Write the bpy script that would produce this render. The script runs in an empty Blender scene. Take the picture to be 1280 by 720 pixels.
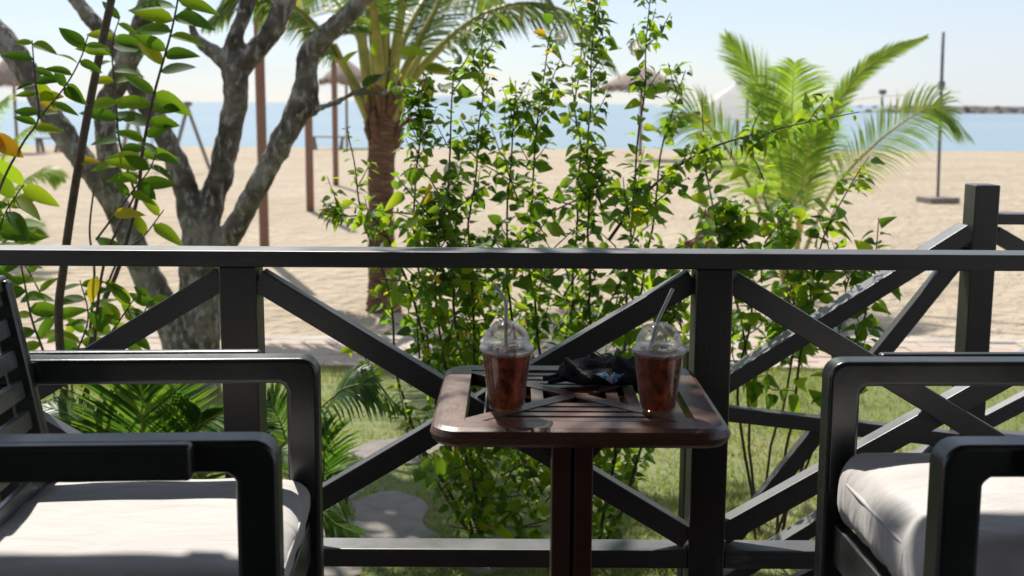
import bpy, math, random
import numpy as np
from mathutils import Vector, Matrix, noise as mnoise

# ------------------------------------------------------------------ camera, sky, sun
scene = bpy.context.scene
col = scene.collection
R = math.radians
F_PX, PITCH, ROLL, EYE = 1500.0, R(8.75), R(0.31), Vector((0, 0, 1.12))
fwd = Vector((0, math.cos(PITCH), -math.sin(PITCH)))
up0 = Vector((0, math.sin(PITCH), math.cos(PITCH)))
rc = Vector((1, 0, 0)) * math.cos(ROLL) + up0 * math.sin(ROLL)
uc = up0 * math.cos(ROLL) - Vector((1, 0, 0)) * math.sin(ROLL)
cd = bpy.data.cameras.new('camera')
cam = bpy.data.objects.new('camera', cd); col.objects.link(cam)
cam.matrix_world = Matrix(((rc.x, uc.x, -fwd.x, EYE.x), (rc.y, uc.y, -fwd.y, EYE.y), (rc.z, uc.z, -fwd.z, EYE.z), (0, 0, 0, 1)))
cd.sensor_width = 36; cd.lens = F_PX / 1280 * 36
cd.clip_start = 0.05; cd.clip_end = 30000
cd.dof.use_dof = True; cd.dof.focus_distance = 2.55; cd.dof.aperture_fstop = 5.2
scene.camera = cam

SUN_EL, SUN_AZ = R(50), R(-20)          # azimuth from +Y towards +X
SUN = Vector((math.sin(SUN_AZ) * math.cos(SUN_EL), math.cos(SUN_AZ) * math.cos(SUN_EL), math.sin(SUN_EL)))
ld = bpy.data.lights.new('sun', 'SUN'); ld.energy = 4.6; ld.angle = R(0.53); ld.color = (1, .955, .88)
sun = bpy.data.objects.new('sun', ld); col.objects.link(sun)
sun.location = (-20, 40, 60); sun.rotation_euler = SUN.to_track_quat('Z', 'Y').to_euler()

w = bpy.data.worlds.new('World'); scene.world = w; w.use_nodes = True
nt = w.node_tree; nt.nodes.clear()
sky = nt.nodes.new('ShaderNodeTexSky'); sky.sky_type = 'NISHITA'; sky.sun_disc = False
sky.sun_elevation = SUN_EL; sky.sun_rotation = SUN_AZ; sky.air_density = 1.0; sky.dust_density = .25; sky.ozone_density = 3.0
bg = nt.nodes.new('ShaderNodeBackground'); bg.inputs['Strength'].default_value = 0.10
wo = nt.nodes.new('ShaderNodeOutputWorld')
tc = nt.nodes.new('ShaderNodeTexCoord')
mp = nt.nodes.new('ShaderNodeMapping'); mp.inputs['Scale'].default_value = (1.6, 1.6, 7.0)
nz = nt.nodes.new('ShaderNodeTexNoise'); nz.inputs['Scale'].default_value = 2.2; nz.inputs['Detail'].default_value = 7; nz.inputs['Roughness'].default_value = .55
rp = nt.nodes.new('ShaderNodeValToRGB'); rp.color_ramp.elements[0].position = .40; rp.color_ramp.elements[1].position = .78
mx = nt.nodes.new('ShaderNodeMix'); mx.data_type = 'RGBA'
mul = nt.nodes.new('ShaderNodeMath'); mul.operation = 'MULTIPLY_ADD'; mul.inputs[1].default_value = .5; mul.inputs[2].default_value = .42
mx.inputs['B'].default_value = (5.9, 6.3, 6.8, 1)
nt.links.new(tc.outputs['Generated'], mp.inputs['Vector']); nt.links.new(mp.outputs['Vector'], nz.inputs['Vector'])
nt.links.new(nz.outputs['Fac'], rp.inputs['Fac']); nt.links.new(rp.outputs['Color'], mul.inputs[0])
nt.links.new(mul.outputs[0], mx.inputs['Factor']); tint = nt.nodes.new('ShaderNodeMix'); tint.data_type = 'RGBA'; tint.blend_type = 'MULTIPLY'; tint.inputs['Factor'].default_value = 1
tint.inputs['B'].default_value = (.88, .905, 1.02, 1)
nt.links.new(sky.outputs['Color'], tint.inputs['A']); nt.links.new(tint.outputs['Result'], mx.inputs['A'])
nt.links.new(mx.outputs['Result'], bg.inputs['Color']); nt.links.new(bg.outputs['Background'], wo.inputs['Surface'])

vs = scene.view_settings
vs.view_transform = 'Standard'; vs.look = 'None'; vs.exposure = 0.42; vs.gamma = 1; vs.use_curve_mapping = False
scene.cycles.use_denoising = True
scene.cycles.max_bounces = 10; scene.cycles.transparent_max_bounces = 16; scene.cycles.transmission_bounces = 8
scene.cycles.caustics_reflective = False; scene.cycles.caustics_refractive = False
scene.cycles.sample_clamp_indirect = 6

# ------------------------------------------------------------------ helpers
rnd = random.Random(7)
GROUND = -0.58

def ray(px, py):
    return fwd + rc * ((px - 640) / F_PX) - uc * ((py - 360) / F_PX)
def at_y(px, py, Y):
    d = ray(px, py); return EYE + d * ((Y - EYE.y) / d.y)
def at_z(px, py, Z=GROUND):
    d = ray(px, py); return EYE + d * ((Z - EYE.z) / d.z)
def project(p):
    q = Vector(p) - EYE; z = q.dot(fwd)
    return 640 + F_PX * q.dot(rc) / z, 360 - F_PX * q.dot(uc) / z, z

def offset_of(o):
    v = Vector((0, 0, 0))
    while o is not None:
        v += o.location; o = o.parent
    return v

class MB:
    def __init__(s): s.v = []; s.f = []
    def add(s, vs_, fs):
        k = len(s.v); s.v.extend([tuple(a) for a in vs_]); s.f.extend([tuple(i + k for i in a) for a in fs]); return s
    def box(s, c, size, M=None):
        c = Vector(c); hx, hy, hz = size[0] / 2, size[1] / 2, size[2] / 2
        vs_ = [Vector((x, y, z)) for x in (-hx, hx) for y in (-hy, hy) for z in (-hz, hz)]
        if M is not None: vs_ = [M @ a for a in vs_]
        return s.add([a + c for a in vs_], [(0, 1, 3, 2), (4, 6, 7, 5), (0, 4, 5, 1), (2, 3, 7, 6), (0, 2, 6, 4), (1, 5, 7, 3)])
    def bar(s, p0, p1, w_, h_, side=(0, 1, 0)):
        """bar from p0 to p1; w_ measured along `side`, h_ perpendicular to it"""
        p0, p1 = Vector(p0), Vector(p1); d = (p1 - p0); L = d.length; d.normalize()
        sd = Vector(side); sd = (sd - d * sd.dot(d)).normalized(); n = d.cross(sd)
        M = Matrix((d, sd, n)).transposed()
        return s.box((p0 + p1) / 2, (L, w_, h_), M)
    def tube(s, pts, rad, n=8, caps=True, lump=0, seed=0):
        pts = [Vector(p) for p in pts]; m = len(pts)
        if not isinstance(rad, (list, tuple)): rad = [rad] * m
        ref = None; rings = []
        for i, p in enumerate(pts):
            t = (pts[min(i + 1, m - 1)] - pts[max(i - 1, 0)])
            t = t.normalized() if t.length > 1e-9 else Vector((0, 0, 1))
            if ref is None:
                ref = Vector((1, 0, 0)) if abs(t.x) < .8 else Vector((0, 1, 0))
            a = (ref - t * ref.dot(t)).normalized(); ref = a; b = t.cross(a)
            ring = []
            for k in range(n):
                an = 2 * math.pi * k / n
                r_ = rad[i]
                o_ = a * math.cos(an) + b * math.sin(an)
                if lump: r_ *= 1 + lump * mnoise.noise((p + o_ * rad[i]) * (1.1 / max(rad[i], .01)) + Vector((seed, 0, 0)))
                ring.append(p + o_ * r_)
            rings.append(ring)
        vs_ = [v for r_ in rings for v in r_]
        fs = [(i * n + k, i * n + (k + 1) % n, (i + 1) * n + (k + 1) % n, (i + 1) * n + k) for i in range(m - 1) for k in range(n)]
        if caps:
            fs.append(tuple(range(n))[::-1]); fs.append(tuple((m - 1) * n + k for k in range(n)))
        return s.add(vs_, fs)
    def lathe(s, prof, c, n=32):
        c = Vector(c); vs_ = []; m = len(prof)
        for r_, z in prof:
            for k in range(n):
                an = 2 * math.pi * k / n
                vs_.append(c + Vector((r_ * math.cos(an), r_ * math.sin(an), z)))
        fs = [(i * n + k, i * n + (k + 1) % n, (i + 1) * n + (k + 1) % n, (i + 1) * n + k) for i in range(m - 1) for k in range(n)]
        return s.add(vs_, fs)
    def prism(s, poly, z0, z1):
        n = len(poly)
        vs_ = [Vector((p[0], p[1], z0)) for p in poly] + [Vector((p[0], p[1], z1)) for p in poly]
        fs = [tuple(range(n))[::-1], tuple(range(n, 2 * n))] + [(k, (k + 1) % n, n + (k + 1) % n, n + k) for k in range(n)]
        return s.add(vs_, fs)
    def mesh(s, name, smooth=False, off=Vector((0, 0, 0))):
        me = bpy.data.meshes.new(name)
        me.from_pydata([(a[0] - off.x, a[1] - off.y, a[2] - off.z) for a in s.v], [], s.f); me.update()
        if smooth: me.polygons.foreach_set('use_smooth', [True] * len(me.polygons))
        return me
    def build(s, name, mat, parent=None, smooth=False, bevel=0, seg=2, kind=None, auto=None):
        me = s.mesh(name, smooth, offset_of(parent))
        o = bpy.data.objects.new(name, me); col.objects.link(o); me.materials.append(mat)
        if parent is not None: o.parent = parent
        if bevel:
            b = o.modifiers.new('bevel', 'BEVEL'); b.width = bevel; b.segments = seg; b.limit_method = 'ANGLE'; b.angle_limit = R(35)
            if smooth is False and seg > 1:
                me.polygons.foreach_set('use_smooth', [True] * len(me.polygons))
                b.harden_normals = True
        if kind: o['kind'] = kind
        return o

def tag(o, label, cat, group=None):
    o['label'] = label; o['category'] = cat
    if group: o['group'] = group
    return o
def thing(name, loc, label, cat, group=None):
    o = bpy.data.objects.new(name, None); col.objects.link(o); o.location = loc; o.empty_display_size = .1
    return tag(o, label, cat, group)
def structure(o): o['kind'] = 'structure'; return o
def copy_tree(o, parent=None):
    c = o.copy(); col.objects.link(c)
    if parent is not None: c.parent = parent
    for ch in list(o.children): copy_tree(ch, c)
    return c
def fused(mb, voxel, smooth_iter=4, disp=0, disp_size=.05, seed=0):
    """voxel-fuse overlapping solids into one skin, returns a mesh"""
    me = mb.mesh('tmp'); o = bpy.data.objects.new('tmp', me); col.objects.link(o)
    r = o.modifiers.new('r', 'REMESH'); r.mode = 'VOXEL'; r.voxel_size = voxel; r.use_smooth_shade = True
    if smooth_iter:
        sm = o.modifiers.new('s', 'SMOOTH'); sm.iterations = smooth_iter; sm.factor = .5
    if disp:
        tx = bpy.data.textures.new('tmp', 'CLOUDS'); tx.noise_scale = disp_size; tx.noise_depth = 2
        dm = o.modifiers.new('d', 'DISPLACE'); dm.texture = tx; dm.strength = disp; dm.mid_level = .5; dm.texture_coords = 'LOCAL'
    dg = bpy.context.evaluated_depsgraph_get()
    out = bpy.data.meshes.new_from_object(o.evaluated_get(dg))
    bpy.data.objects.remove(o)
    out.polygons.foreach_set('use_smooth', [True] * len(out.polygons))
    return out
def mesh_obj(name, me, mat, parent=None):
    off = offset_of(parent)
    if off.length: me.transform(Matrix.Translation(-off))
    me.materials.clear(); me.materials.append(mat)
    o = bpy.data.objects.new(name, me); col.objects.link(o)
    if parent is not None: o.parent = parent
    return o
def smooth_path(pts, per=6):
    pts = [Vector(p) for p in pts]; out = []
    P = [pts[0] * 2 - pts[1]] + pts + [pts[-1] * 2 - pts[-2]]
    for i in range(1, len(P) - 2):
        a, b, c, d = P[i - 1], P[i], P[i + 1], P[i + 2]
        for k in range(per):
            t = k / per
            out.append(.5 * ((2 * b) + (c - a) * t + (2 * a - 5 * b + 4 * c - d) * t * t + (3 * b - a - 3 * c + d) * t ** 3))
    out.append(pts[-1]); return out
def lerp_list(vals, n):
    m = len(vals) - 1
    return [vals[min(int(i / (n - 1) * m), m - 1)] + (vals[min(int(i / (n - 1) * m), m - 1) + 1] - vals[min(int(i / (n - 1) * m), m - 1)]) * (i / (n - 1) * m - min(int(i / (n - 1) * m), m - 1)) for i in range(n)]

# ------------------------------------------------------------------ materials
class NM:
    def __init__(s, name):
        s.m = bpy.data.materials.new(name); s.m.use_nodes = True; s.t = s.m.node_tree; s.t.nodes.clear()
        s.out = s.n('ShaderNodeOutputMaterial')
    def n(s, t, **kw):
        nd = s.t.nodes.new(t)
        for k, v in kw.items():
            if k.startswith('_'): setattr(nd, k[1:], v)
            else: nd.inputs[k.replace('__', ' ')].default_value = v
        return nd
    def l(s, a, b): s.t.links.new(a, b)
    def noise(s, scale, detail=4, rough=.55, coord='Object', stretch=(1, 1, 1), dist=0):
        tcn = s.n('ShaderNodeTexCoord'); m = s.n('ShaderNodeMapping', Scale=stretch)
        s.l(tcn.outputs[coord], m.inputs['Vector'])
        nn = s.n('ShaderNodeTexNoise', Scale=scale, Detail=detail, Roughness=rough, Distortion=dist)
        s.l(m.outputs['Vector'], nn.inputs['Vector']); return nn.outputs['Fac']
    def ramp(s, fac, stops):
        r = s.n('ShaderNodeValToRGB'); e = r.color_ramp.elements
        while len(e) < len(stops): e.new(.5)
        for k, (p, c) in enumerate(stops):
            e[k].position = p; e[k].color = (c[0], c[1], c[2], 1) if not isinstance(c, (int, float)) else (c, c, c, 1)
        s.l(fac, r.inputs['Fac']); return r.outputs['Color']
    def mix(s, fac, a, b, mode='MIX'):
        m = s.n('ShaderNodeMix', _data_type='RGBA', _blend_type=mode)
        for sock, val in ((m.inputs['Factor'], fac), (m.inputs['A'], a), (m.inputs['B'], b)):
            if hasattr(val, 'is_linked'): s.l(val, sock)
            else: sock.default_value = val if not isinstance(val, tuple) or len(val) == 4 else (*val, 1)
        return m.outputs['Result']
    def math(s, op, a, b=0.0):
        m = s.n('ShaderNodeMath', _operation=op)
        for k, val in ((0, a), (1, b)):
            if hasattr(val, 'is_linked'): s.l(val, m.inputs[k])
            else: m.inputs[k].default_value = val
        return m.outputs[0]
    def bump(s, h, strength=.3, dist=.01):
        b = s.n('ShaderNodeBump', Strength=strength, Distance=dist); s.l(h, b.inputs['Height']); return b.outputs['Normal']
    def principled(s, color, rough=.5, normal=None, **kw):
        p = s.n('ShaderNodeBsdfPrincipled', **kw)
        for nm, val in (('Base Color', color), ('Roughness', rough)):
            if hasattr(val, 'is_linked'): s.l(val, p.inputs[nm])
            else: p.inputs[nm].default_value = val if not isinstance(val, tuple) or len(val) == 4 else (*val, 1)
        if normal is not None: s.l(normal, p.inputs['Normal'])
        return p
    def done(s, shader): s.l(shader, s.out.inputs['Surface']); return s.m

def painted_wood(name, base, worn, rough=.42, worn_at=.66, grain=(1, 1, 1), scale=26, bmp=.16):
    m = NM(name)
    a = m.noise(3.1, 6, .62); g = m.noise(scale, 5, .6, stretch=grain); fine = m.noise(140, 3)
    wear = m.ramp(m.math('ADD', m.math('MULTIPLY', a, .72), m.math('MULTIPLY', g, .3)), [(worn_at - .03, 0.0), (worn_at + .05, 1.0)])
    c = m.mix(m.ramp(g, [(.35, 0.0), (.7, 1.0)]), base, tuple(x * 1.7 for x in base))
    c = m.mix(m.math('MULTIPLY', wear, .6), c, worn)
    r = m.ramp(a, [(.3, rough - .1), (.7, rough + .14)])
    nrm = m.bump(m.math('ADD', m.math('MULTIPLY', g, .8), m.math('MULTIPLY', fine, .2)), bmp, .003)
    p = m.principled(c, r, nrm); p.inputs['Specular IOR Level'].default_value = .95
    return m.done(p.outputs[0])
M_rail = painted_wood('rail_black_paint', (.032, .032, .033), (.17, .155, .145), .40, grain=(1, 8, 8), bmp=.07)
M_post = painted_wood('post_black_paint', (.009, .0085, .0085), (.12, .09, .075), .40, .64, grain=(8, 8, 1))
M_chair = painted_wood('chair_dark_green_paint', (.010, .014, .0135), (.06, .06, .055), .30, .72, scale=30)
M_chairlit = painted_wood('chair_lit_paint', (.018, .022, .022), (.08, .08, .075), .30, .70, scale=30)  # lit copy of the chair paint, lightened for front and top rails
M_slat_lit = painted_wood('chair_lit_slat_paint', (.07, .075, .075), (.14, .14, .13), .28, .70, scale=30)  # slat colour lightened to stand in for light reflected on the backrest
M_teak = painted_wood('varnished_teak', (.085, .038, .021), (.22, .11, .06), .33, .58, grain=(2, 14, 14), scale=16)
M_teaky = painted_wood('varnished_teak_cross', (.085, .038, .021), (.22, .11, .06), .33, .58, grain=(14, 2, 14), scale=16)
M_deck = painted_wood('deck_boards', (.03, .02, .015), (.07, .05, .04), .6, .6, grain=(1, 12, 1))
M_beach_pole = painted_wood('weathered_brown_pole', (.16, .075, .045), (.28, .19, .14), .75, .6, grain=(6, 6, 1))
M_greywood = painted_wood('grey_driftwood', (.15, .12, .10), (.30, .27, .24), .8, .6)
M_roof = painted_wood('roof_boards', (.05, .03, .02), (.09, .06, .045), .6, .6)

def fabric():
    m = NM('cushion_fabric')
    wv = m.noise(420, 2); wr = m.noise(7, 3, .5, stretch=(1, 2.2, 1), dist=.8); st = m.noise(3, 4)
    c = m.mix(m.ramp(st, [(.35, 0.0), (.75, 1.0)]), (.66, .63, .60), (.58, .545, .52))
    h = m.math('ADD', m.math('MULTIPLY', wr, 1.0), m.math('MULTIPLY', wv, .05))
    return m.done(m.principled(c, .85, m.bump(h, .28, .03), Sheen__Weight=.2).outputs[0])
M_fabric = fabric()

def leaf_mat(name, stops, trans=.5, gain=(1.5, 1.6, .7), rough=.38, spec=.35):
    m = NM(name)
    oi = m.n('ShaderNodeObjectInfo'); ge = m.n('ShaderNodeNewGeometry')
    r = m.math('FRACT', m.math('ADD', oi.outputs['Random'], m.math('MULTIPLY', ge.outputs['Random Per Island'], 7.31)))
    c = m.ramp(r, stops)
    blot = m.noise(35, 4)
    c = m.mix(m.math('MULTIPLY', blot, .5), c, m.mix(1.0, c, (.55, .6, .5), 'MULTIPLY'))
    p = m.principled(c, rough, m.bump(m.noise(60, 3), .25, .003)); p.inputs['Specular IOR Level'].default_value = spec
    tr = m.n('ShaderNodeBsdfTranslucent'); m.l(m.mix(1.0, c, gain, 'MULTIPLY'), tr.inputs['Color'])
    mxs = m.n('ShaderNodeMixShader', Fac=trans); m.l(p.outputs[0], mxs.inputs[1]); m.l(tr.outputs[0], mxs.inputs[2])
    return m.done(mxs.outputs[0])
M_hib = leaf_mat('hibiscus_leaf', [(0, (.045, .11, .022)), (.4, (.10, .20, .028)), (.75, (.17, .29, .035)), (.983, (.24, .33, .035)), (.992, (.42, .30, .02))], .58, (2.6, 2.2, .8), .45, .22)
M_sap = leaf_mat('sapling_leaf', [(0, (.04, .095, .016)), (.4, (.075, .155, .02)), (.72, (.13, .215, .022)), (.97, (.20, .26, .022)), (1, (.27, .27, .022))], .58, (2.3, 2.2, .8), .5, .15)
M_crown = leaf_mat('tree_leaf', [(0, (.03, .07, .015)), (.6, (.05, .11, .02)), (1, (.10, .15, .02))], .4)
M_palm = leaf_mat('palm_leaflet', [(0, (.05, .11, .02)), (.5, (.09, .17, .03)), (.9, (.17, .24, .04)), (1, (.30, .26, .06))], .5, (1.7, 1.6, .8))
M_palmy = leaf_mat('young_palm_leaflet', [(0, (.12, .22, .03)), (.5, (.21, .33, .045)), (1, (.32, .40, .08))], .58, (1.9, 1.85, .9))
M_areca = leaf_mat('areca_leaflet', [(0, (.04, .10, .022)), (.5, (.08, .17, .035)), (1, (.17, .26, .05))], .5, (1.9, 1.9, .8))
M_grass = leaf_mat('grass_blade', [(0, (.16, .22, .05)), (.5, (.27, .34, .09)), (.85, (.38, .41, .14)), (1, (.48, .44, .24))], .45, (1.5, 1.4, .8), .6, .2)

def simple(name, color, rough=.6, var=.25, scale=12, bump=0, **kw):
    m = NM(name); nn = m.noise(scale, 5)
    c = m.mix(m.ramp(nn, [(.3, 0.0), (.7, 1.0)]), tuple(x * (1 - var) for x in color), tuple(min(1, x * (1 + var)) for x in color))
    return m.done(m.principled(c, rough, m.bump(m.noise(scale * 3, 4), bump, .01) if bump else None, **kw).outputs[0])
M_stem = simple('hibiscus_bark', (.09, .06, .04), .8, .3, 40, .4)
M_stem2 = simple('sapling_bark', (.13, .10, .075), .8, .35, 30, .5)
M_petiole = simple('palm_petiole', (.33, .31, .06), .5, .3, 9)
M_white = leaf_mat('white_canvas', [(0, (.78, .76, .72)), (1, (.80, .78, .74))], .2, (1.1, 1.08, 1.0), .8, .1)
M_flower = leaf_mat('white_petal', [(0, (.80, .77, .72)), (1, (.82, .80, .76))], .7, (1.15, 1.15, 1.15), .6, .2)
M_steel = simple('grey_pole_metal', (.10, .12, .14), .5, .2)
M_straw = simple('straw_plastic', (.55, .55, .56), .35, .04)
M_cloth = simple('black_cloth', (.006, .007, .011), .8, .4, 60, .5)
M_wall = simple('house_wall_plaster', (.06, .04, .03), .9, .1)
M_stone = simple('stepping_stone', (.21, .185, .16), .9, .22, 9, .5)
M_concrete = simple('kerb_concrete', (.42, .37, .32), .9, .2, 8, .4)
M_fibre = simple('palm_fibre', (.17, .085, .05), .95, .5, 26, 1.0)
M_rock = simple('breakwater_rock', (.20, .17, .15), .9, .4, .3)
M_pot = simple('grey_bollard_metal', (.16, .19, .22), .45, .15)

def bark():
    m = NM('grey_tree_bark')
    a = m.noise(6, 6, .6); b = m.noise(28, 5, .6, stretch=(1, 1, .5)); c3 = m.noise(75, 3)
    c = m.ramp(a, [(.36, (.045, .037, .027)), (.5, (.13, .11, .085)), (.62, (.25, .22, .18))])
    lich = m.ramp(b, [(.52, 0.0), (.62, 1.0)])
    c = m.mix(m.math('MULTIPLY', lich, .7), c, (.42, .40, .37))
    c = m.mix(m.ramp(m.noise(3.2, 4), [(.5, 0.0), (.75, .5)]), c, (.075, .085, .035))
    h = m.math('ADD', m.math('MULTIPLY', b, .7), m.math('MULTIPLY', c3, .3))
    return m.done(m.principled(c, .9, m.bump(h, .9, .025)).outputs[0])
M_bark = bark()
def trunk_palm():
    m = NM('coconut_trunk')
    b = m.noise(9, 5, .6, stretch=(1, 1, 5), dist=.6)
    c = m.ramp(b, [(.32, (.07, .035, .02)), (.55, (.20, .105, .06)), (.72, (.33, .21, .14))])
    return m.done(m.principled(c, .95, m.bump(b, 1.0, .03)).outputs[0])
M_coco = trunk_palm()
def thatch():
    m = NM('thatch'); b = m.noise(20, 4, .6, stretch=(1, 1, .3))
    return m.done(m.principled(m.ramp(b, [(.3, (.22, .16, .125)), (.7, (.46, .37, .30))]), .95, m.bump(b, .8, .05)).outputs[0])
M_thatch = thatch()
def sandm():
    m = NM('beach_sand')
    big = m.noise(.35, 5, .6); mid = m.noise(2.4, 4, .55, stretch=(1, .8, 1)); pits = m.noise(6.5, 3, .5); fine = m.noise(60, 4)
    c = m.ramp(m.math('ADD', m.math('MULTIPLY', big, .5), m.math('MULTIPLY', mid, .5)), [(.3, (.37, .29, .20)), (.52, (.46, .37, .262)), (.72, (.52, .43, .315))])
    lit = m.ramp(m.noise(11, 5, .7), [(.62, 0.0), (.72, .45)])
    c = m.mix(lit, c, (.30, .235, .175))
    h = m.math('ADD', m.math('MULTIPLY', mid, .45), m.math('ADD', m.math('MULTIPLY', pits, .5), m.math('MULTIPLY', fine, .06)))
    return m.done(m.principled(c, .95, m.bump(h, 1.0, .30)).outputs[0])
M_sand = sandm()
def soilm():
    m = NM('lawn_soil'); a = m.noise(1.1, 5, .6); b = m.noise(14, 4)
    c = m.ramp(a, [(.36, (.15, .18, .055)), (.55, (.22, .24, .09)), (.70, (.34, .26, .16))])
    return m.done(m.principled(m.mix(m.math('MULTIPLY', b, .5), c, (.07, .08, .03)), .95, m.bump(b, .6, .03)).outputs[0])
M_soil = soilm()
def sea():
    m = NM('sea_water')
    wv = m.noise(.22, 4, .55, coord='Object', stretch=(.35, 1.6, 1)); rp2 = m.noise(1.6, 3, .5, stretch=(.5, 1.5, 1))
    patch = m.noise(.012, 3, .5, stretch=(.2, 1, 1))
    c = m.ramp(patch, [(.35, (.17, .25, .285)), (.65, (.22, .31, .345))])
    h = m.math('ADD', m.math('MULTIPLY', wv, .7), m.math('MULTIPLY', rp2, .3))
    return m.done(m.principled(c, .22, m.bump(h, .55, .5), IOR=1.33).outputs[0])
M_sea = sea()
def paverm():
    m = NM('pink_paver'); oi = m.n('ShaderNodeObjectInfo')
    c = m.ramp(oi.outputs['Random'], [(0, (.40, .30, .24)), (.5, (.45, .355, .285)), (1, (.49, .40, .33))])
    c = m.mix(m.math('MULTIPLY', m.noise(7, 5), .6), c, (.46, .37, .29))
    return m.done(m.principled(c, .9, m.bump(m.noise(50, 3), .4, .005)).outputs[0])
M_paver = paverm()
def thin_plastic(name, tint, gloss=.16, haze=.10):
    m = NM(name)
    tr = m.n('ShaderNodeBsdfTransparent', Color=(*tint, 1)); gl = m.n('ShaderNodeBsdfGlossy', Roughness=.07)
    df = m.n('ShaderNodeBsdfDiffuse', Color=(.8, .8, .8, 1)); tl = m.n('ShaderNodeBsdfTranslucent', Color=(.85, .85, .85, 1))
    lw = m.n('ShaderNodeLayerWeight', Blend=.32)
    d2 = m.n('ShaderNodeMixShader', Fac=.5); m.l(df.outputs[0], d2.inputs[1]); m.l(tl.outputs[0], d2.inputs[2])
    f1 = m.math('MINIMUM', m.math('ADD', m.math('MULTIPLY', lw.outputs['Facing'], .22), haze), .8)
    s1 = m.n('ShaderNodeMixShader'); m.l(f1, s1.inputs['Fac']); m.l(tr.outputs[0], s1.inputs[1]); m.l(d2.outputs[0], s1.inputs[2])
    s2 = m.n('ShaderNodeMixShader'); m.l(m.math('ADD', m.math('MULTIPLY', lw.outputs['Fresnel'], .55), gloss * .25), s2.inputs['Fac'])
    m.l(s1.outputs[0], s2.inputs[1]); m.l(gl.outputs[0], s2.inputs[2])
    return m.done(s2.outputs[0])
M_cup = thin_plastic('clear_cup_plastic', (.97, .97, .97), .16, .03)
M_lid = thin_plastic('clear_lid_plastic', (.96, .96, .97), .2, .13)
M_rim = thin_plastic('lid_rim_plastic', (.9, .9, .92), .25, .45)
def tea():
    m = NM('iced_tea')
    n1 = m.noise(46, 4, .6, dist=.5)
    c = m.ramp(n1, [(.35, (.10, .03, .016)), (.55, (.24, .085, .042)), (.72, (.45, .2, .11))])
    p = m.principled(c, .18, m.bump(m.noise(60, 3), .3, .004), IOR=1.33)
    tl = m.n('ShaderNodeBsdfTranslucent'); m.l(m.mix(1.0, c, (1.6, 1.3, 1.2), 'MULTIPLY'), tl.inputs['Color'])
    tp = m.n('ShaderNodeBsdfTransparent', Color=(.62, .30, .18, 1))
    a = m.n('ShaderNodeMixShader', Fac=.6); m.l(p.outputs[0], a.inputs[1]); m.l(tl.outputs[0], a.inputs[2])
    b = m.n('ShaderNodeMixShader', Fac=.46); m.l(a.outputs[0], b.inputs[1]); m.l(tp.outputs[0], b.inputs[2])
    return m.done(b.outputs[0])
M_tea = tea()
def icem():
    m = NM('ice'); p = m.principled((.75, .62, .55), .15, None); p.inputs['Transmission Weight'].default_value = .6
    return m.done(p.outputs[0])
M_ice = icem()
def print_mat():
    m = NM('blue_print'); nn = m.noise(55, 3, .5, dist=1.2)
    return m.done(m.principled(m.ramp(nn, [(.38, (.02, .06, .22)), (.5, (.06, .30, .62)), (.6, (.62, .74, .82)), (.7, (.10, .42, .70))]), .6).outputs[0])
M_print = print_mat()
M_orangeleaf = leaf_mat('orange_leaf', [(0, (.50, .26, .02)), (1, (.55, .34, .03))], .5, (1.4, 1.2, .6))
M_yellowleaf = leaf_mat('yellow_leaf', [(0, (.40, .33, .03)), (1, (.50, .42, .04))], .5, (1.4, 1.3, .6))

# ------------------------------------------------------------------ ground, beach, sea
ys = [-30, -4, 2, 8.8] + [10 + 2 * i for i in range(19)] + [47, 49, 51, 53, 55, 58, 62, 70, 100, 400, 9000]
xs = [-9000, -900, -120] + [-60 + 5 * i for i in range(25)] + [120, 900, 9000]
def sand_z(x, y):
    z = GROUND
    if y > 46: z -= .00 + .045 * min(y - 46, 12) + (.02 * min(y - 58, 60) if y > 58 else 0)
    elif y > 9.5 and abs(x) < 100: z += .05 * mnoise.noise(Vector((x * .21, y * .21, 3.1)))
    return z
g = MB(); nx = len(xs)
g.add([(x, y, sand_z(x, y)) for y in ys for x in xs], [(j * nx + i, j * nx + i + 1, (j + 1) * nx + i + 1, (j + 1) * nx + i) for j in range(len(ys) - 1) for i in range(nx - 1)])
structure(g.build('sand', M_sand, smooth=True))
SEA = -0.86
g = MB(); g.add([(-12000, 48, SEA), (12000, 48, SEA), (12000, 14000, SEA), (-12000, 14000, SEA)], [(0, 1, 2, 3)])
structure(g.build('sea', M_sea))

Y_KERB = at_z(640, 431).y; Y_PAVE = at_z(640, 464).y
lawn = MB(); nxl, nyl = 60, 40
LZ = GROUND + .012
def lawn_z(x, y): return LZ + .012 * mnoise.noise(Vector((x * 1.3, y * 1.3, 0)))
pts = [(-6 + 12 * i / nxl, 2.3 + (Y_PAVE - 2.3 - .02) * j / nyl) for j in range(nyl + 1) for i in range(nxl + 1)]
lawn.add([(x, y, lawn_z(x, y)) for x, y in pts], [(j * (nxl + 1) + i, j * (nxl + 1) + i + 1, (j + 1) * (nxl + 1) + i + 1, (j + 1) * (nxl + 1) + i) for j in range(nyl) for i in range(nxl)])
structure(lawn.build('lawn', M_soil, smooth=True))

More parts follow.
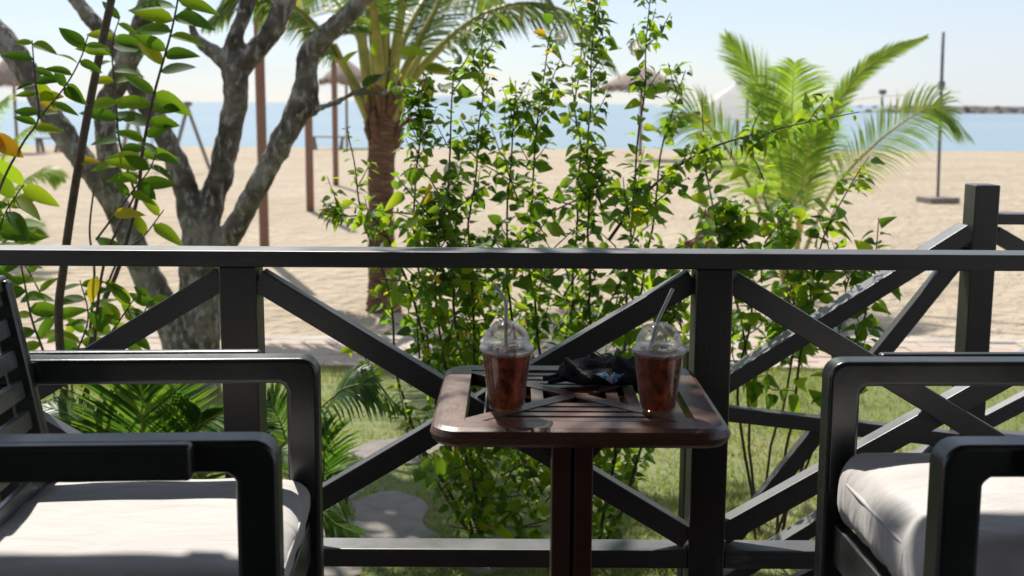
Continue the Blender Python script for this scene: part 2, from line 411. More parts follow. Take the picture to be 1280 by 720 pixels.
pave = MB().add([(-7, Y_PAVE, GROUND + .008), (7, Y_PAVE, GROUND + .008), (7, Y_KERB, GROUND + .008), (-7, Y_KERB, GROUND + .008)], [(0, 1, 2, 3)]).build('pavement', M_sand)
structure(pave)
pm = MB().box((0, 0, 0), (.236, .161, .05)).mesh('paver'); pm.materials.append(M_paver)
rows = int((Y_KERB - Y_PAVE - .02) / .165); r2 = random.Random(4)
for j in range(rows):
    for i in range(int(9.4 / .24)):
        o = bpy.data.objects.new('paver', pm); col.objects.link(o); o.parent = pave
        o.location = (-4.7 + (i + .5 * (j % 2)) * .24, Y_PAVE + .09 + j * .165, GROUND + .008 + r2.uniform(-.004, .005))
        o.rotation_euler = (r2.uniform(-.012, .012), r2.uniform(-.012, .012), r2.uniform(-.012, .012))
kerb = MB().box((0, Y_KERB + .075, GROUND - .03), (14.2, .13, .06)).build('kerb', M_concrete); structure(kerb)
km = MB().box((0, 0, 0), (.79, .16, .11)).mesh('kerb_stone'); km.materials.append(M_concrete)
for i in range(16):
    o = bpy.data.objects.new('kerb_stone', km); col.objects.link(o); o.parent = kerb
    o.location = (-6.4 + i * .8, Y_KERB + .08, GROUND - .018 + r2.uniform(-.005, .005)); o.rotation_euler = (0, r2.uniform(-.006, .006), r2.uniform(-.01, .01))
    b = o.modifiers.new('b', 'BEVEL'); b.width = .015; b.segments = 2

stones = [
    ([(404, 585), (436, 572), (468, 578), (462, 602), (440, 622), (402, 630), (380, 612)], 'grey stepping stone in the lawn with a pointed edge towards the leaning palm frond'),
    ([(430, 560), (470, 547), (520, 544), (562, 549), (560, 566), (520, 576), (462, 574)], 'wide pale stepping stone in the lawn, farthest of the path from the railing'),
    ([(440, 622), (492, 608), (536, 626), (530, 652), (548, 668), (490, 676), (446, 662)], 'shaded grey stepping stone in the lawn beside the hibiscus stems'),
    ([(380, 690), (400, 652), (436, 640), (456, 670), (450, 712), (400, 722)], 'grey stepping stone close behind the bottom rail of the railing'),
    ([(560, 690), (590, 664), (640, 668), (650, 700), (600, 716)], 'small grey stepping stone under the hibiscus, behind the bottom rail'),
]
stone_polys = []
for poly, lab in stones:
    P = [at_z(x, y, LZ + .02) for x, y in poly]; c = sum(P, Vector()) / len(P); stone_polys.append([(p.x, p.y) for p in P])
    ring = [p + Vector((mnoise.noise(p * 9), mnoise.noise(p * 9 + Vector((5, 0, 0))), 0)) * .03 for p in smooth_path(P + [P[0]], 3)[:-1]]
    m = MB(); n = len(ring); vs_ = []
    for k, (sc, z) in enumerate(((1.0, -.05), (1.0, -.006), (.985, .006), (.94, .010))):
        vs_ += [Vector((c.x + (p.x - c.x) * sc, c.y + (p.y - c.y) * sc, LZ + z + .005 * mnoise.noise(p * 6))) for p in ring]
    m.add(vs_, [(k * n + i, k * n + (i + 1) % n, (k + 1) * n + (i + 1) % n, (k + 1) * n + i) for k in range(3) for i in range(n)] + [tuple(3 * n + i for i in range(n))])
    o = m.build('stepping_stone', M_stone, smooth=False); tag(o, lab, 'paving stone', 'stepping stones across the lawn')

# grass blades
def inside(x, y, poly):
    r = False; j = len(poly) - 1
    for i in range(len(poly)):
        if (poly[i][1] > y) != (poly[j][1] > y) and x < (poly[j][0] - poly[i][0]) * (y - poly[i][1]) / (poly[j][1] - poly[i][1]) + poly[i][0]: r = not r
        j = i
    return r
rg = random.Random(11); gv, gf = [], []
while len(gf) < 64000:
    y = rg.uniform(3.7, Y_PAVE + .03); x = rg.uniform(-.5 * y - .1, .5 * y + .1)
    if abs(x) > .46 * y + .3: continue
    dn = mnoise.noise(Vector((x * .9, y * .9, 7))) + .5 * mnoise.noise(Vector((x * 3, y * 3, 2)))
    if rg.random() > .72 + .9 * dn: continue
    if any(inside(x, y, p) for p in stone_polys): continue
    h = rg.uniform(.018, .048) * (1 + .5 * dn); a = rg.uniform(0, 6.28); wd = rg.uniform(.002, .004); ln = rg.uniform(.2, 1.1) * h; a2 = rg.uniform(0, 6.28)
    z = lawn_z(x, y) - .003; k = len(gv)
    gv += [(x - wd * math.cos(a), y - wd * math.sin(a), z), (x + wd * math.cos(a), y + wd * math.sin(a), z), (x + ln * math.cos(a2), y + ln * math.sin(a2), z + h)]
    gf.append((k, k + 1, k + 2))
gm = MB(); gm.v = gv; gm.f = gf
go = gm.build('grass', M_grass, kind='stuff'); tag(go, 'short green lawn grass growing between railing and pavement', 'grass')

# ------------------------------------------------------------------ veranda: deck, house wall, roof
deck = MB().box((0, .55, -.115), (6.6, 4.3, .13)).build('deck', M_deck); structure(deck)
dm_ = MB().box((0, 0, 0), (6.6, .128, .03)).mesh('plank'); dm_.materials.append(M_deck)
for i in range(32):
    o = bpy.data.objects.new('plank', dm_); col.objects.link(o); o.parent = deck; o.location = (0, -1.5 + i * .134 + .02, -.03 - .003)
land = MB().box((2.45, 3.2, -.10), (1.9, .93, .12)).build('landing', M_deck); structure(land)
wall = thing('house_wall', (0, -1.75, 0), 'plain plastered house wall at the back of the veranda', 'wall')
MB().box((0, -1.75, 1.3), (6.6, .15, 3.9)).build('wall_panel', M_wall, wall)
MB().box((-.9, -1.66, 1.02), (.9, .04, 2.04)).build('door', M_teak, wall, bevel=.004)
roof = thing('veranda_roof', (0, 0, 2.4), 'sloping boarded veranda roof on two tall posts', 'roof')
EAVE = 3.29
MB().bar((0, EAVE, 2.40), (0, -1.9, 3.35), 6.9, .05, (1, 0, 0)).build('roof_panel', M_roof, roof)
for x in (-3, -2, -1, 0, 1, 2, 3):
    MB().bar((x, EAVE - .05, 2.333), (x, -1.66, 3.228), .06, .1, (1, 0, 0)).build('rafter', M_roof, roof)
PX = [-2.73, -1.67, -.604, .446, 1.52, 2.58]
YR = 2.65
for x in (-2.73, 2.58):
    MB().box((x, YR, .84), (.105, .105, 3.02)).build('post', M_post, roof, bevel=.004)

# railing
TOPZ = .798
rail = thing('veranda_railing', (0, YR, 0), 'black wooden front railing with crossed braces behind the table and chairs', 'railing')
MB().bar((-2.67, YR, TOPZ - .018), (2.52, YR, TOPZ - .018), .092, .036).build('top_rail', M_rail, rail, bevel=.004)
for i, x in enumerate(PX):
    if i in (0, 5): continue
    MB().box((x, YR, (TOPZ - .036 - .64) / 2), (.082, .082, TOPZ - .036 + .64)).build('post', M_post, rail, bevel=.004)
ZB = .092
for a, b in zip(PX[:-1], PX[1:]):
    xa, xb = a + .041, b - .041
    if a == -2.73: xa += .012
    if b == 2.58: xb -= .012
    MB().bar((xa, YR, ZB), (xb, YR, ZB), .074, .044).build('bottom_rail', M_rail, rail, bevel=.004)
    zt, zb = TOPZ - .036 - .03, ZB + .022 + .026
    MB().bar((xa + .0, YR - .012, zt), (xb - .0, YR - .012, zb), .045, .050).build('brace', M_rail, rail, bevel=.003)
    MB().bar((xa + .0, YR + .014, zb), (xb - .0, YR + .014, zt), .047, .050).build('brace', M_rail, rail, bevel=.003)

# stair railing (P = upper newel, Q = lower newel)
YS = 3.645
sr = thing('stair_railing', (1.42, YS, GROUND), 'black wooden stair railing sloping down from a tall newel post', 'railing')
P0 = Vector((1.425, YS, 0)); Qx = at_y(868, 520, YS).x
MB().box((1.425, YS, (.885 + GROUND) / 2), (.075, .092, .885 - GROUND)).build('newel_post', M_post, sr, bevel=.004)
qt = at_y(868, 436, YS).z
MB().box((Qx, YS, (qt + GROUND) / 2), (.072, .09, qt - GROUND)).build('newel_post', M_post, sr, bevel=.004)
xl, xr = Qx + .036, 1.425 - .0375
def on(px, py): p = at_y(px, py, YS); return p
s_top = (at_y(1210, 286, YS).z - at_y(920, 468, YS).z) / (at_y(1210, 286, YS).x - at_y(920, 468, YS).x)
ztop_r = at_y(1210, 288, YS).z; ztop_l = ztop_r - s_top * (xr - xl)
zbot_r = at_y(1200, 548, YS).z; zbot_l = zbot_r - s_top * (xr - xl)
MB().bar((xl, YS, ztop_l), (xr, YS, ztop_r), .085, .052).build('top_rail', M_rail, sr, bevel=.004)
MB().bar((xl, YS, zbot_l), (xr, YS, zbot_r), .07, .045).build('bottom_rail', M_rail, sr, bevel=.004)
MB().bar((xl, YS + .012, zbot_l + .05), (xr, YS + .012, ztop_r - .055), .045, .050).build('brace', M_rail, sr, bevel=.003)
MB().bar((xl, YS - .012, ztop_l - .05), (xr, YS - .012, zbot_r + .0), .045, .046).build('brace', M_rail, sr, bevel=.003)
lr = thing('landing_railing', (2.4, YS, 0), 'black wooden landing railing running on beyond the tall newel post', 'railing')
x0, x1 = 1.425 + .0375, 2.55
MB().bar((x0, YS, TOPZ - .016), (x1, YS, TOPZ - .016), .075, .032).build('top_rail', M_rail, lr, bevel=.003)
MB().bar((x0, YS, .085), (x1, YS, .085), .07, .042).build('bottom_rail', M_rail, lr, bevel=.003)
MB().bar((x0, YS - .012, TOPZ - .06), (x1, YS - .012, .13), .042, .048).build('brace', M_rail, lr, bevel=.003)
MB().bar((x0, YS + .012, .13), (x1, YS + .012, TOPZ - .06), .042, .048).build('brace', M_rail, lr, bevel=.003)
MB().box((2.5935, YS, .3), (.085, .085, 1.0)).build('post', M_post, lr, bevel=.003)
st = thing('veranda_stairs', (1.1, 3.2, GROUND), 'short wooden staircase between the railing and the sloping stair rail', 'stairs')
for k in range(3):
    x = 1.36 - k * .27
    MB().box((x, 3.2, -.16 - k * .145), (.27, .78, .035)).build('tread', M_deck, st, bevel=.003)
for y in (2.785, 3.595 - .02):
    MB().bar((1.5, y, -.12), (.62, y, -.56), .03, .16).build('stringer', M_rail, st)

# ------------------------------------------------------------------ chairs
def arm_side(sy):
    r_ = .034
    prof = [(-.60, .602), (-.60, .65), (-r_, .65)] + [(-r_ + r_ * math.sin(R(a)), .65 - r_ + r_ * math.cos(R(a))) for a in (15, 30, 45, 60, 75)] + [(0, .65 - r_), (-.002, 0), (-.056, 0), (-.06, .45), (-.06, .602 - .012), (-.064, .602 - .004), (-.072, .602)]
    n = len(prof); m = MB()
    m.add([Vector((x, sy * .275 - .029, z)) for x, z in prof] + [Vector((x, sy * .275 + .029, z)) for x, z in prof],
          [tuple(range(n)), tuple(range(n, 2 * n))[::-1]] + [(k, n + k, n + (k + 1) % n, (k + 1) % n) for k in range(n)])
    return m
def cushion_mesh(seed):
    nx_, ny_, nz_ = 34, 34, 9
    sx, sy, sz = .255, .246, .056
    vs_, fs, idx = [], [], {}
    def vert(i, j, k):
        key = (i, j, k)
        if key in idx: return idx[key]
        u, v, q = 2 * i / nx_ - 1, 2 * j / ny_ - 1, 2 * k / nz_ - 1
        r = .045; x, y, z = u * sx, v * sy, q * sz
        cx, cy, cz = max(-sx + r, min(sx - r, x)), max(-sy + r, min(sy - r, y)), max(-sz + r, min(sz - r, z))
        d = Vector((x - cx, y - cy, z - cz))
        p = Vector((cx, cy, cz)) + (d.normalized() * r if d.length > 1e-6 else Vector())
        edge = max(abs(u), abs(v))
        dome = (1 - abs(u) ** 3) * (1 - abs(v) ** 3)
        p.z += .012 * dome * (1 if q > 0 else .2)
        nse = mnoise.noise(Vector((p.x * 9 + seed, p.y * 14, p.z * 8)))
        p.z += (.0035 + .006 * edge ** 4) * nse
        p.x += .004 * mnoise.noise(Vector((p.y * 18, p.z * 14, seed + 3))); p.y += .004 * mnoise.noise(Vector((p.x * 18, p.z * 14, seed + 9)))
        idx[key] = len(vs_); vs_.append(p); return idx[key]
    for k in (0, nz_):
        for i in range(nx_):
            for j in range(ny_):
                q = (vert(i, j, k), vert(i + 1, j, k), vert(i + 1, j + 1, k), vert(i, j + 1, k)); fs.append(q if k else q[::-1])
    for i in (0, nx_):
        for j in range(ny_):
            for k in range(nz_):
                q = (vert(i, j, k), vert(i, j + 1, k), vert(i, j + 1, k + 1), vert(i, j, k + 1)); fs.append(q if i else q[::-1])
    for j in (0, ny_):
        for i in range(nx_):
            for k in range(nz_):
                q = (vert(i, j, k), vert(i + 1, j, k), vert(i + 1, j, k + 1), vert(i, j, k + 1)); fs.append(q[::-1] if j else q)
    m = MB(); m.add(vs_, fs); return m
def build_chair(label, seed):
    t = thing('armchair', (0, 0, 0), label, 'armchair', 'veranda armchairs')
    for s in (-1, 1):
        fr = arm_side(s).build('arm_frame', M_chair, t, bevel=.009, seg=3)
        a = MB().box((-.352, s * .3175, .6262), (.476, .027, .053)).build('armrest', M_chair, t, bevel=.008, seg=3)
        MB().bar((-.555, s * .275, 0), (-.585, s * .275, .602), .05, .045).build('back_leg', M_chair, t, bevel=.006)
        MB().bar((-.063, s * .240, .305), (-.56, s * .240, .275), .024, .075).build('side_rail', M_chair, t, bevel=.004)
        MB().bar((-.470, s * .222, .27), (-.565, s * .222, .80), .03, .045).build('back_stile', M_chair, t, bevel=.008, seg=3)
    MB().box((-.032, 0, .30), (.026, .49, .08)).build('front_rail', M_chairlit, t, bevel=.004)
    for i in range(8):
        MB().box((-.10 - i * .058, 0, .328 - .003 * i), (.045, .456, .018)).build('seat_slat', M_chair, t, bevel=.003)
    sl = MB().box((0, 0, 0), (.016, .414, .036)); 
    ax = (Vector((-.565, 0, .80)) - Vector((-.470, 0, .27))).normalized()
    Mx = Matrix((ax.cross(Vector((0, 1, 0))) * -1, Vector((0, 1, 0)), ax)).transposed()
    for i in range(7):
        p = Vector((-.470, 0, .27)) + ax * (.17 + i * .057)
        MB().box(p, (.016, .414, .034), Mx).build('back_slat', M_slat_lit, t, bevel=.003)
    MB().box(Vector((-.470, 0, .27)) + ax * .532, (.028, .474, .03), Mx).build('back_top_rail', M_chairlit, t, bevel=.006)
    cm = cushion_mesh(seed).build('cushion', M_fabric, t, smooth=True); cm.location = (-.268, 0, .400)
    ring = []
    for k in range(48):
        an = 2 * math.pi * k / 48; c, s_ = math.cos(an), math.sin(an)
        u = math.copysign(abs(c) ** .22, c); v = math.copysign(abs(s_) ** .22, s_)
        ring.append(Vector((u * .252, v * .237, .022)))
    pp = MB().tube(ring + [ring[0]], .003, 6, caps=False)
    me = pp.mesh('piping', True); me.materials.append(M_fabric); po = bpy.data.objects.new('piping', me); col.objects.link(po); po.parent = cm
    return t
chL = build_chair('dark slatted armchair with white cushion, facing the table from beside the tree', 1.0)
for ch in chL.children:
    if ch.name.startswith('cushion'): ch.scale = (1, 1, .78); ch.location.z = .384      # flatter, sat-in cushion
chL.location = (-.346, 1.935, 0); chL.rotation_euler = (0, 0, R(3.2))
chR = build_chair('dark armchair with white cushion, facing the table from the stair side', 5.0)
for ch in chR.children:
    if ch.name.startswith('cushion'): ch.scale = (1, 1, 1.25); ch.location.z = .412
chR.location = (.597, 1.928, 0); chR.rotation_euler = (0, 0, R(181.6))

# ------------------------------------------------------------------ table
TX, TY, TZ = .122, 2.262, .566
tb = thing('side_table', (TX, TY, 0), 'square brown teak table with slatted top between the two armchairs', 'table')
HW, FW, TH = .265, .060, .034
def rounded_sq(h, r, n=6):
    out = []
    for cx, cy, a0 in ((h - r, h - r, 0), (-h + r, h - r, 90), (-h + r, -h + r, 180), (h - r, -h + r, 270)):
        out += [(TX + cx + r * math.cos(R(a0 + 90 * k / n)), TY + cy + r * math.sin(R(a0 + 90 * k / n))) for k in range(n + 1)]
    return out
IN = HW - FW
outer = []
def frame_side(k):
    """one mitred board of the frame, bullnose outside; k quarter turns"""
    m = MB(); sec = []
    prof = [(IN, -TH), (IN, 0)] + [(HW - .016, 0), (HW - .006, -.005), (HW, -.016), (HW - .004, -.027), (HW - .012, -TH)]
    r = .055; n = 7
    arc = [R(-45 + 90 * i / (2 * n)) for i in range(2 * n + 1)]
    stations = []
    # along the board from one corner mid-arc to the other
    for i in range(n + 1): stations.append(('a', -1, R(-45 + 45 * i / n)))
    for i in range(n + 1): stations.append(('a', 1, R(45 * i / n)))
    for (_, s, an) in stations:
        row = []
        for (h, z) in prof:
            if h <= IN + 1e-6:
                row.append(Vector((h, s * (h if True else 0) * (1.0 if abs(an) >= R(44.9) else min(1, (HW - r) / h if h else 1) if False else 1.0), z)))
            else:
                ins = HW - h; rr = r - ins
                row.append(Vector((HW - r + rr * math.cos(an), s * (HW - r) + rr * math.sin(an), z)))
        sec.append(row)
    # inner edge: spread stations linearly
    N = len(sec); L = len(prof)
    for i in range(N):
        f = -1 + 2 * i / (N - 1)
        for j in (0, 1): sec[i][j] = Vector((IN, IN * f, prof[j][1]))
    c, s_ = [(1, 0), (0, 1), (-1, 0), (0, -1)][k]
    vs_ = [Vector((TX + v.x * c - v.y * s_, TY + v.x * s_ + v.y * c, TZ + v.z)) for row in sec for v in row]
    fs = [(i * L + j, (i + 1) * L + j, (i + 1) * L + (j + 1) % L, i * L + (j + 1) % L) for i in range(N - 1) for j in range(L)]
    fs += [tuple(range(L)), tuple((N - 1) * L + j for j in range(L))[::-1]]
    m.add(vs_, fs); return m
for k in range(4):
    frame_side(k).build('frame_board', M_teaky if k % 2 == 0 else M_teak, tb, smooth=False, bevel=0)
DW = .017
for sx, sy in ((1, 1), (1, -1), (-1, 1), (-1, -1)):
    a = Vector((sx * IN, sy * IN)); d = Vector((sx, sy)).normalized(); n = Vector((-d.y, d.x))
    # diagonal board, butted into the corner
    e = IN - DW * math.sqrt(2)
    poly = [(sx * IN, sy * e), (sx * IN, sy * IN), (sx * e, sy * IN), (sx * .001, sy * DW * math.sqrt(2)), (0, 0), (sx * DW * math.sqrt(2), sy * .001)]
    poly = [(TX + x, TY + y) for x, y in poly]
    if sx * sy < 0: poly = poly[::-1]
    MB().prism(poly, TZ - .026, TZ - .0015).build('diagonal_board', M_teak, tb)
pitch, slot = .036, .013
for k in range(4):
    c, s_ = [(1, 0), (0, 1), (-1, 0), (0, -1)][k]
    for i in range(5):
        h1 = IN - slot - i * pitch; h0 = h1 - (pitch - slot)
        if k == 2 and i == 0: h1 -= .020
        if k == 2 and i == 1: continue
        if h0 < .03: continue
        off = DW * math.sqrt(2) + .001
        w1, w0 = h1 - off, max(h0 - off, .001)
        poly = [(h1, -w1), (h1, w1), (h0, w0), (h0, -w0)]
        poly = [(TX + x * c - y * s_, TY + x * s_ + y * c) for x, y in poly]
        MB().prism(poly, TZ - .022, TZ - .003).build('slat', M_teaky if k % 2 == 0 else M_teak, tb)
for s in (-1, 1):
    MB().box((TX + s * .1, TY, TZ - .0452), (.05, .26, .022)).build('batten', M_teak, tb, bevel=.003)
MB().box((TX - .004, TY, TZ - .0495), (.148, .06, .03)).build('batten', M_teak, tb, bevel=.003)
for sx in (-1, 1):
    for sy in (-1, 1):
        MB().box((TX - .004 + sx * .0215, TY + sy * .0215, .28), (.036, .036, .443)).build('pedestal_post', M_teak, tb, bevel=.004)
MB().box((TX - .004, TY, .27), (.016, .016, .40)).build('pedestal_core', M_teak, tb)
for s in (-1, 1):
    m = MB(); x = TX - .004 + s * .0405
    m.add([(x, TY - .012, .50), (x + s * .055, TY - .012, .50), (x, TY - .012, .44), (x, TY + .012, .50), (x + s * .055, TY + .012, .50), (x, TY + .012, .44)],
          [(0, 1, 2), (5, 4, 3), (0, 3, 4, 1), (1, 4, 5, 2), (2, 5, 3, 0)]); m.build('bracket', M_teak, tb)
for s, sz_ in ((0, (.44, .07, .05)), (1, (.07, .44, .0502))):
    MB().box((TX - .004, TY, .032 if s else .0315), sz_).build('base_foot', M_teak, tb, bevel=.006)

# ------------------------------------------------------------------ cups
def cup(px, py, label, straw_px):
    b = at_z(px, py, TZ); t = thing('iced_tea_cup', (b.x, b.y, TZ), label, 'cup', 'iced tea cups'); H = .113
    z = .0035
    body = MB().lathe([(.0, z + .003), (.026, z + .003), (.0285, z), (.0305, z), (.032, z + .003), (.0330, z + .012)] + [(.033 + .0128 * k / 8, z + .012 + (H - .014) * k / 8) for k in range(1, 9)] + [(.0475, H + z - .002), (.0478, H + z + .001)], b, 40).build('cup_body', M_cup, t, smooth=True)
    m = MB().lathe([(.0, .0075), (.0295, .0075), (.0318, .012)] + [(.0318 + .0118 * k / 7, .012 + (H - .0185) * k / 7) for k in range(1, 8)] + [(.040, H - .006), (.0, H - .006)], b, 40).build('tea', M_tea, t, smooth=True)
    lid = MB().lathe([(.0465, H - .002), (.0492, H - .001), (.0494, H + .004), (.0485, H + .0065), (.0445, H + .0075), (.0432, H + .010)], b, 40).build('lid_rim', M_rim, t, smooth=True)
    dome = [(.0430 * math.cos(R(a)), H + .010 + .042 * math.sin(R(a))) for a in range(0, 76, 6)]
    dome += [(.0105, H + .0515), (.0105, H + .0495)]
    MB().lathe(dome, b, 40).build('dome_lid', M_lid, t, smooth=True)
    s = [at_y(x, y, b.y + dy) for x, y, dy in straw_px]; pts = smooth_path(s, 3)
    st_ = MB().tube(pts, .0034, 10, caps=False); st_.build('straw', M_straw, t, smooth=True)
    r3 = random.Random(int(px))
    for k in range(7):
        a = r3.uniform(0, 6.28); rr = r3.uniform(.008, .026); M_ = Matrix.Rotation(r3.uniform(0, 3), 3, 'X') @ Matrix.Rotation(r3.uniform(0, 3), 3, 'Z')
        MB().box(b + Vector((rr * math.cos(a), rr * math.sin(a), H - .0075 + r3.uniform(0, .003))), (.017, .016, .014), M_).build('ice_cube', M_ice, t, bevel=.003)
    return t
cup(633, 512, 'plastic cup of iced tea with straw, beside the uncovered table slats', [(632.5, 440, 0), (632.5, 425, 0), (632.5, 395, 0), (632.5, 380, 0), (630.5, 374, .0), (624, 364, 0), (619, 357, 0)])
cup(822, 514, 'plastic cup of iced tea with straw, in front of the black cloth bundle', [(812, 436, 0), (816, 424, 0), (819, 412, 0), (821.5, 404, 0), (824, 397, 0), (832, 380, 0), (841, 361, 0)])

# ------------------------------------------------------------------ cloth bundle
def ellipsoid(m, c, r_, rot=0, n=14):
    c = Vector(c); vs_ = []; k = n // 2
    for i in range(k + 1):
        th = math.pi * i / k
        for j in range(n):
            ph = 2 * math.pi * j / n
            v = Vector((r_[0] * math.sin(th) * math.cos(ph), r_[1] * math.sin(th) * math.sin(ph), r_[2] * math.cos(th)))
            vs_.append(c + Matrix.Rotation(rot, 3, 'Z') @ v)
    m.add(vs_, [(i * n + j, (i + 1) * n + j, (i + 1) * n + (j + 1) % n, i * n + (j + 1) % n) for i in range(k) for j in range(n)])
cb = at_z(745, 482, TZ)
bun = thing('cloth_bundle', (cb.x, cb.y, TZ), 'crumpled black clothing with blue print lying on the table between the cups', 'clothing')
m = MB(); rr = random.Random(3)
for (dx, dy, dz, a, b_, c_) in ((-.045, .02, .018, .032, .03, .022), (-.01, .035, .02, .05, .03, .024), (.035, .03, .022, .055, .032, .026), (.02, -.0, .012, .06, .028, .016), (.06, .0, .014, .04, .03, .018), (-.03, -.002, .010, .035, .02, .012), (.085, .02, .016, .03, .03, .018)):
    ellipsoid(m, (cb.x + dx, cb.y + dy, TZ + dz), (a, b_, c_), rr.uniform(-.6, .6))
for k in range(9):
    x = rr.uniform(-.06, .08); y = rr.uniform(-.02, .05)
    m.tube([(cb.x + x, cb.y + y, TZ + .02), (cb.x + x + rr.uniform(-.03, .03), cb.y + y + .012, TZ + rr.uniform(.034, .046)), (cb.x + x + rr.uniform(.02, .05), cb.y + y - .03, TZ + .014)], [.008, .010, .007], 8)
me = fused(m, .003, 8, .006, .03)
zmin = min(v.co.z for v in me.vertices); me.transform(Matrix.Translation((0, 0, TZ + .0015 - zmin)) @ Matrix.Identity(4))
bo = mesh_obj('garment', me, M_cloth, bun)
m = MB()
for k, (pts) in enumerate(([(-.06, .02, .02), (-.085, .02, .012), (-.105, .018, .008)], [(-.055, .01, .016), (-.075, .004, .010), (-.095, -.002, .0075)])):
    q = MB().tube([cb - Vector((0, 0, cb.z)) + Vector((x, y, TZ + z)) for x, y, z in pts], [.008, .006, .005], 8, lump=.4)
    q.build('strap', M_cloth, bun, smooth=True)
# blue printed panel following the front of the bundle
from mathutils.bvhtree import BVHTree
bv = BVHTree.FromPolygons([v.co + offset_of(bun) for v in bo.data.vertices], [tuple(p.vertices) for p in bo.data.polygons])
def on_bundle(px, py):
    d = ray(px, py).normalized(); h = bv.ray_cast(EYE, d)
    return None if h[0] is None else h[0] + h[1] * .0012
for (a, b_, c_, d_) in (((744, 468), (757, 465), (768, 478), (756, 474)), ((757, 474), (768, 466), (778, 470), (766, 480)), ((768, 472), (781, 467), (775, 472), (770, 478))):
    G = 6; vs_, ok = [], True
    for i in range(G + 1):
        for j in range(G + 1):
            u, v = i / G, j / G
            px = (a[0] * (1 - u) + b_[0] * u) * (1 - v) + (d_[0] * (1 - u) + c_[0] * u) * v
            py = (a[1] * (1 - u) + b_[1] * u) * (1 - v) + (d_[1] * (1 - u) + c_[1] * u) * v
            p = on_bundle(px, py); ok = ok and p is not None; vs_.append(p)
    if ok:
        MB().add(vs_, [(i * (G + 1) + j, (i + 1) * (G + 1) + j, (i + 1) * (G + 1) + j + 1, i * (G + 1) + j + 1) for i in range(G) for j in range(G)]).build('printed_patch', M_print, bun, smooth=True)

# ------------------------------------------------------------------ leaves
def leaf_geo(width, fold=.22, curl=.18, n=4, wave=.0, tip=1.25, base=.55):
    m = MB(); vs_ = []
    for i in range(n + 1):
        t = i / n; hw = width * .5 * (max(0, math.sin(math.pi * t ** base)) ** .8) * (1 if t < .98 else .02)
        hw = max(hw, .012 if i == 0 else .004)
        z = -curl * t * t
        vs_ += [(-hw, t, z + fold * hw + wave * math.sin(6 * t)), (0, t, z), (hw, t, z + fold * hw - wave * math.sin(6 * t + 1))]
    m.add(vs_, [(i * 3 + j, i * 3 + j + 1, i * 3 + j + 4, i * 3 + j + 3) for i in range(n) for j in range(2)])
    return m
HIB = [leaf_geo(.62, .25, .15, 7, .02), leaf_geo(.55, .4, .3, 7, .03), leaf_geo(.70, .15, .05, 7, .02), leaf_geo(.48, .5, .4, 7, .02)]
SAP = [leaf_geo(.40, .22, .16, 7, .012, base=.7), leaf_geo(.42, .3, .28, 7, .015, base=.75), leaf_geo(.47, .15, .05, 7, .01, base=.8)]
def leaf_matrix(p, d, nrm, L):
    d = d.normalized(); n = (nrm - d * nrm.dot(d))
    n = n.normalized() if n.length > 1e-5 else d.orthogonal().normalized()
    s = d.cross(n)
    return Matrix(((s.x * L, d.x * L, n.x * L, p.x), (s.y * L, d.y * L, n.y * L, p.y), (s.z * L, d.z * L, n.z * L, p.z), (0, 0, 0, 1)))
def rv(r, s=1): return Vector((r.uniform(-s, s), r.uniform(-s, s), r.uniform(-s, s)))

class Foliage:
    """collects leaves of one plant; the largest in view become parts, the rest one stuff part"""
    def __init__(s, parent, geos, mat, cap=300, name='leaf'):
        s.p, s.geos, s.mat, s.cap, s.name, s.items = parent, geos, mat, cap, name, []
    def leaf(s, p, d, nrm, L, k): s.items.append((leaf_matrix(p, d, nrm, L), k % len(s.geos), L, p.copy()))
    def finish(s):
        off = offset_of(s.p)
        def score(it):
            x, y, z = project(it[3]); inn = z > 0 and -10 < x < 1290 and -10 < y < 730
            return -(it[2] / max(z, .1)) if inn else 0
        s.items.sort(key=score)
        ms = []
        for gg in s.geos:
            me = gg.mesh(s.name, True); me.materials.append(s.mat); ms.append(me)
        for M_, k, L, p in s.items[:s.cap]:
            o = bpy.data.objects.new(s.name, ms[k]); col.objects.link(o); o.parent = s.p
            M2 = M_.copy(); M2.translation -= off; o.matrix_local = M2
        rest = s.items[s.cap:]
        if rest:
            V, Fs, base = [], [], 0
            arr = [np.array(gg.v) for gg in s.geos]
            for M_, k, L, p in rest:
                A = np.array(M_); v = arr[k] @ A[:3, :3].T + A[:3, 3]; V.append(v)
                Fs += [tuple(i + base for i in f) for f in s.geos[k].f]; base += len(v)
            mb = MB(); mb.v = np.concatenate(V).tolist(); mb.f = Fs
            mb.build('foliage', s.mat, s.p, smooth=True, kind='stuff')

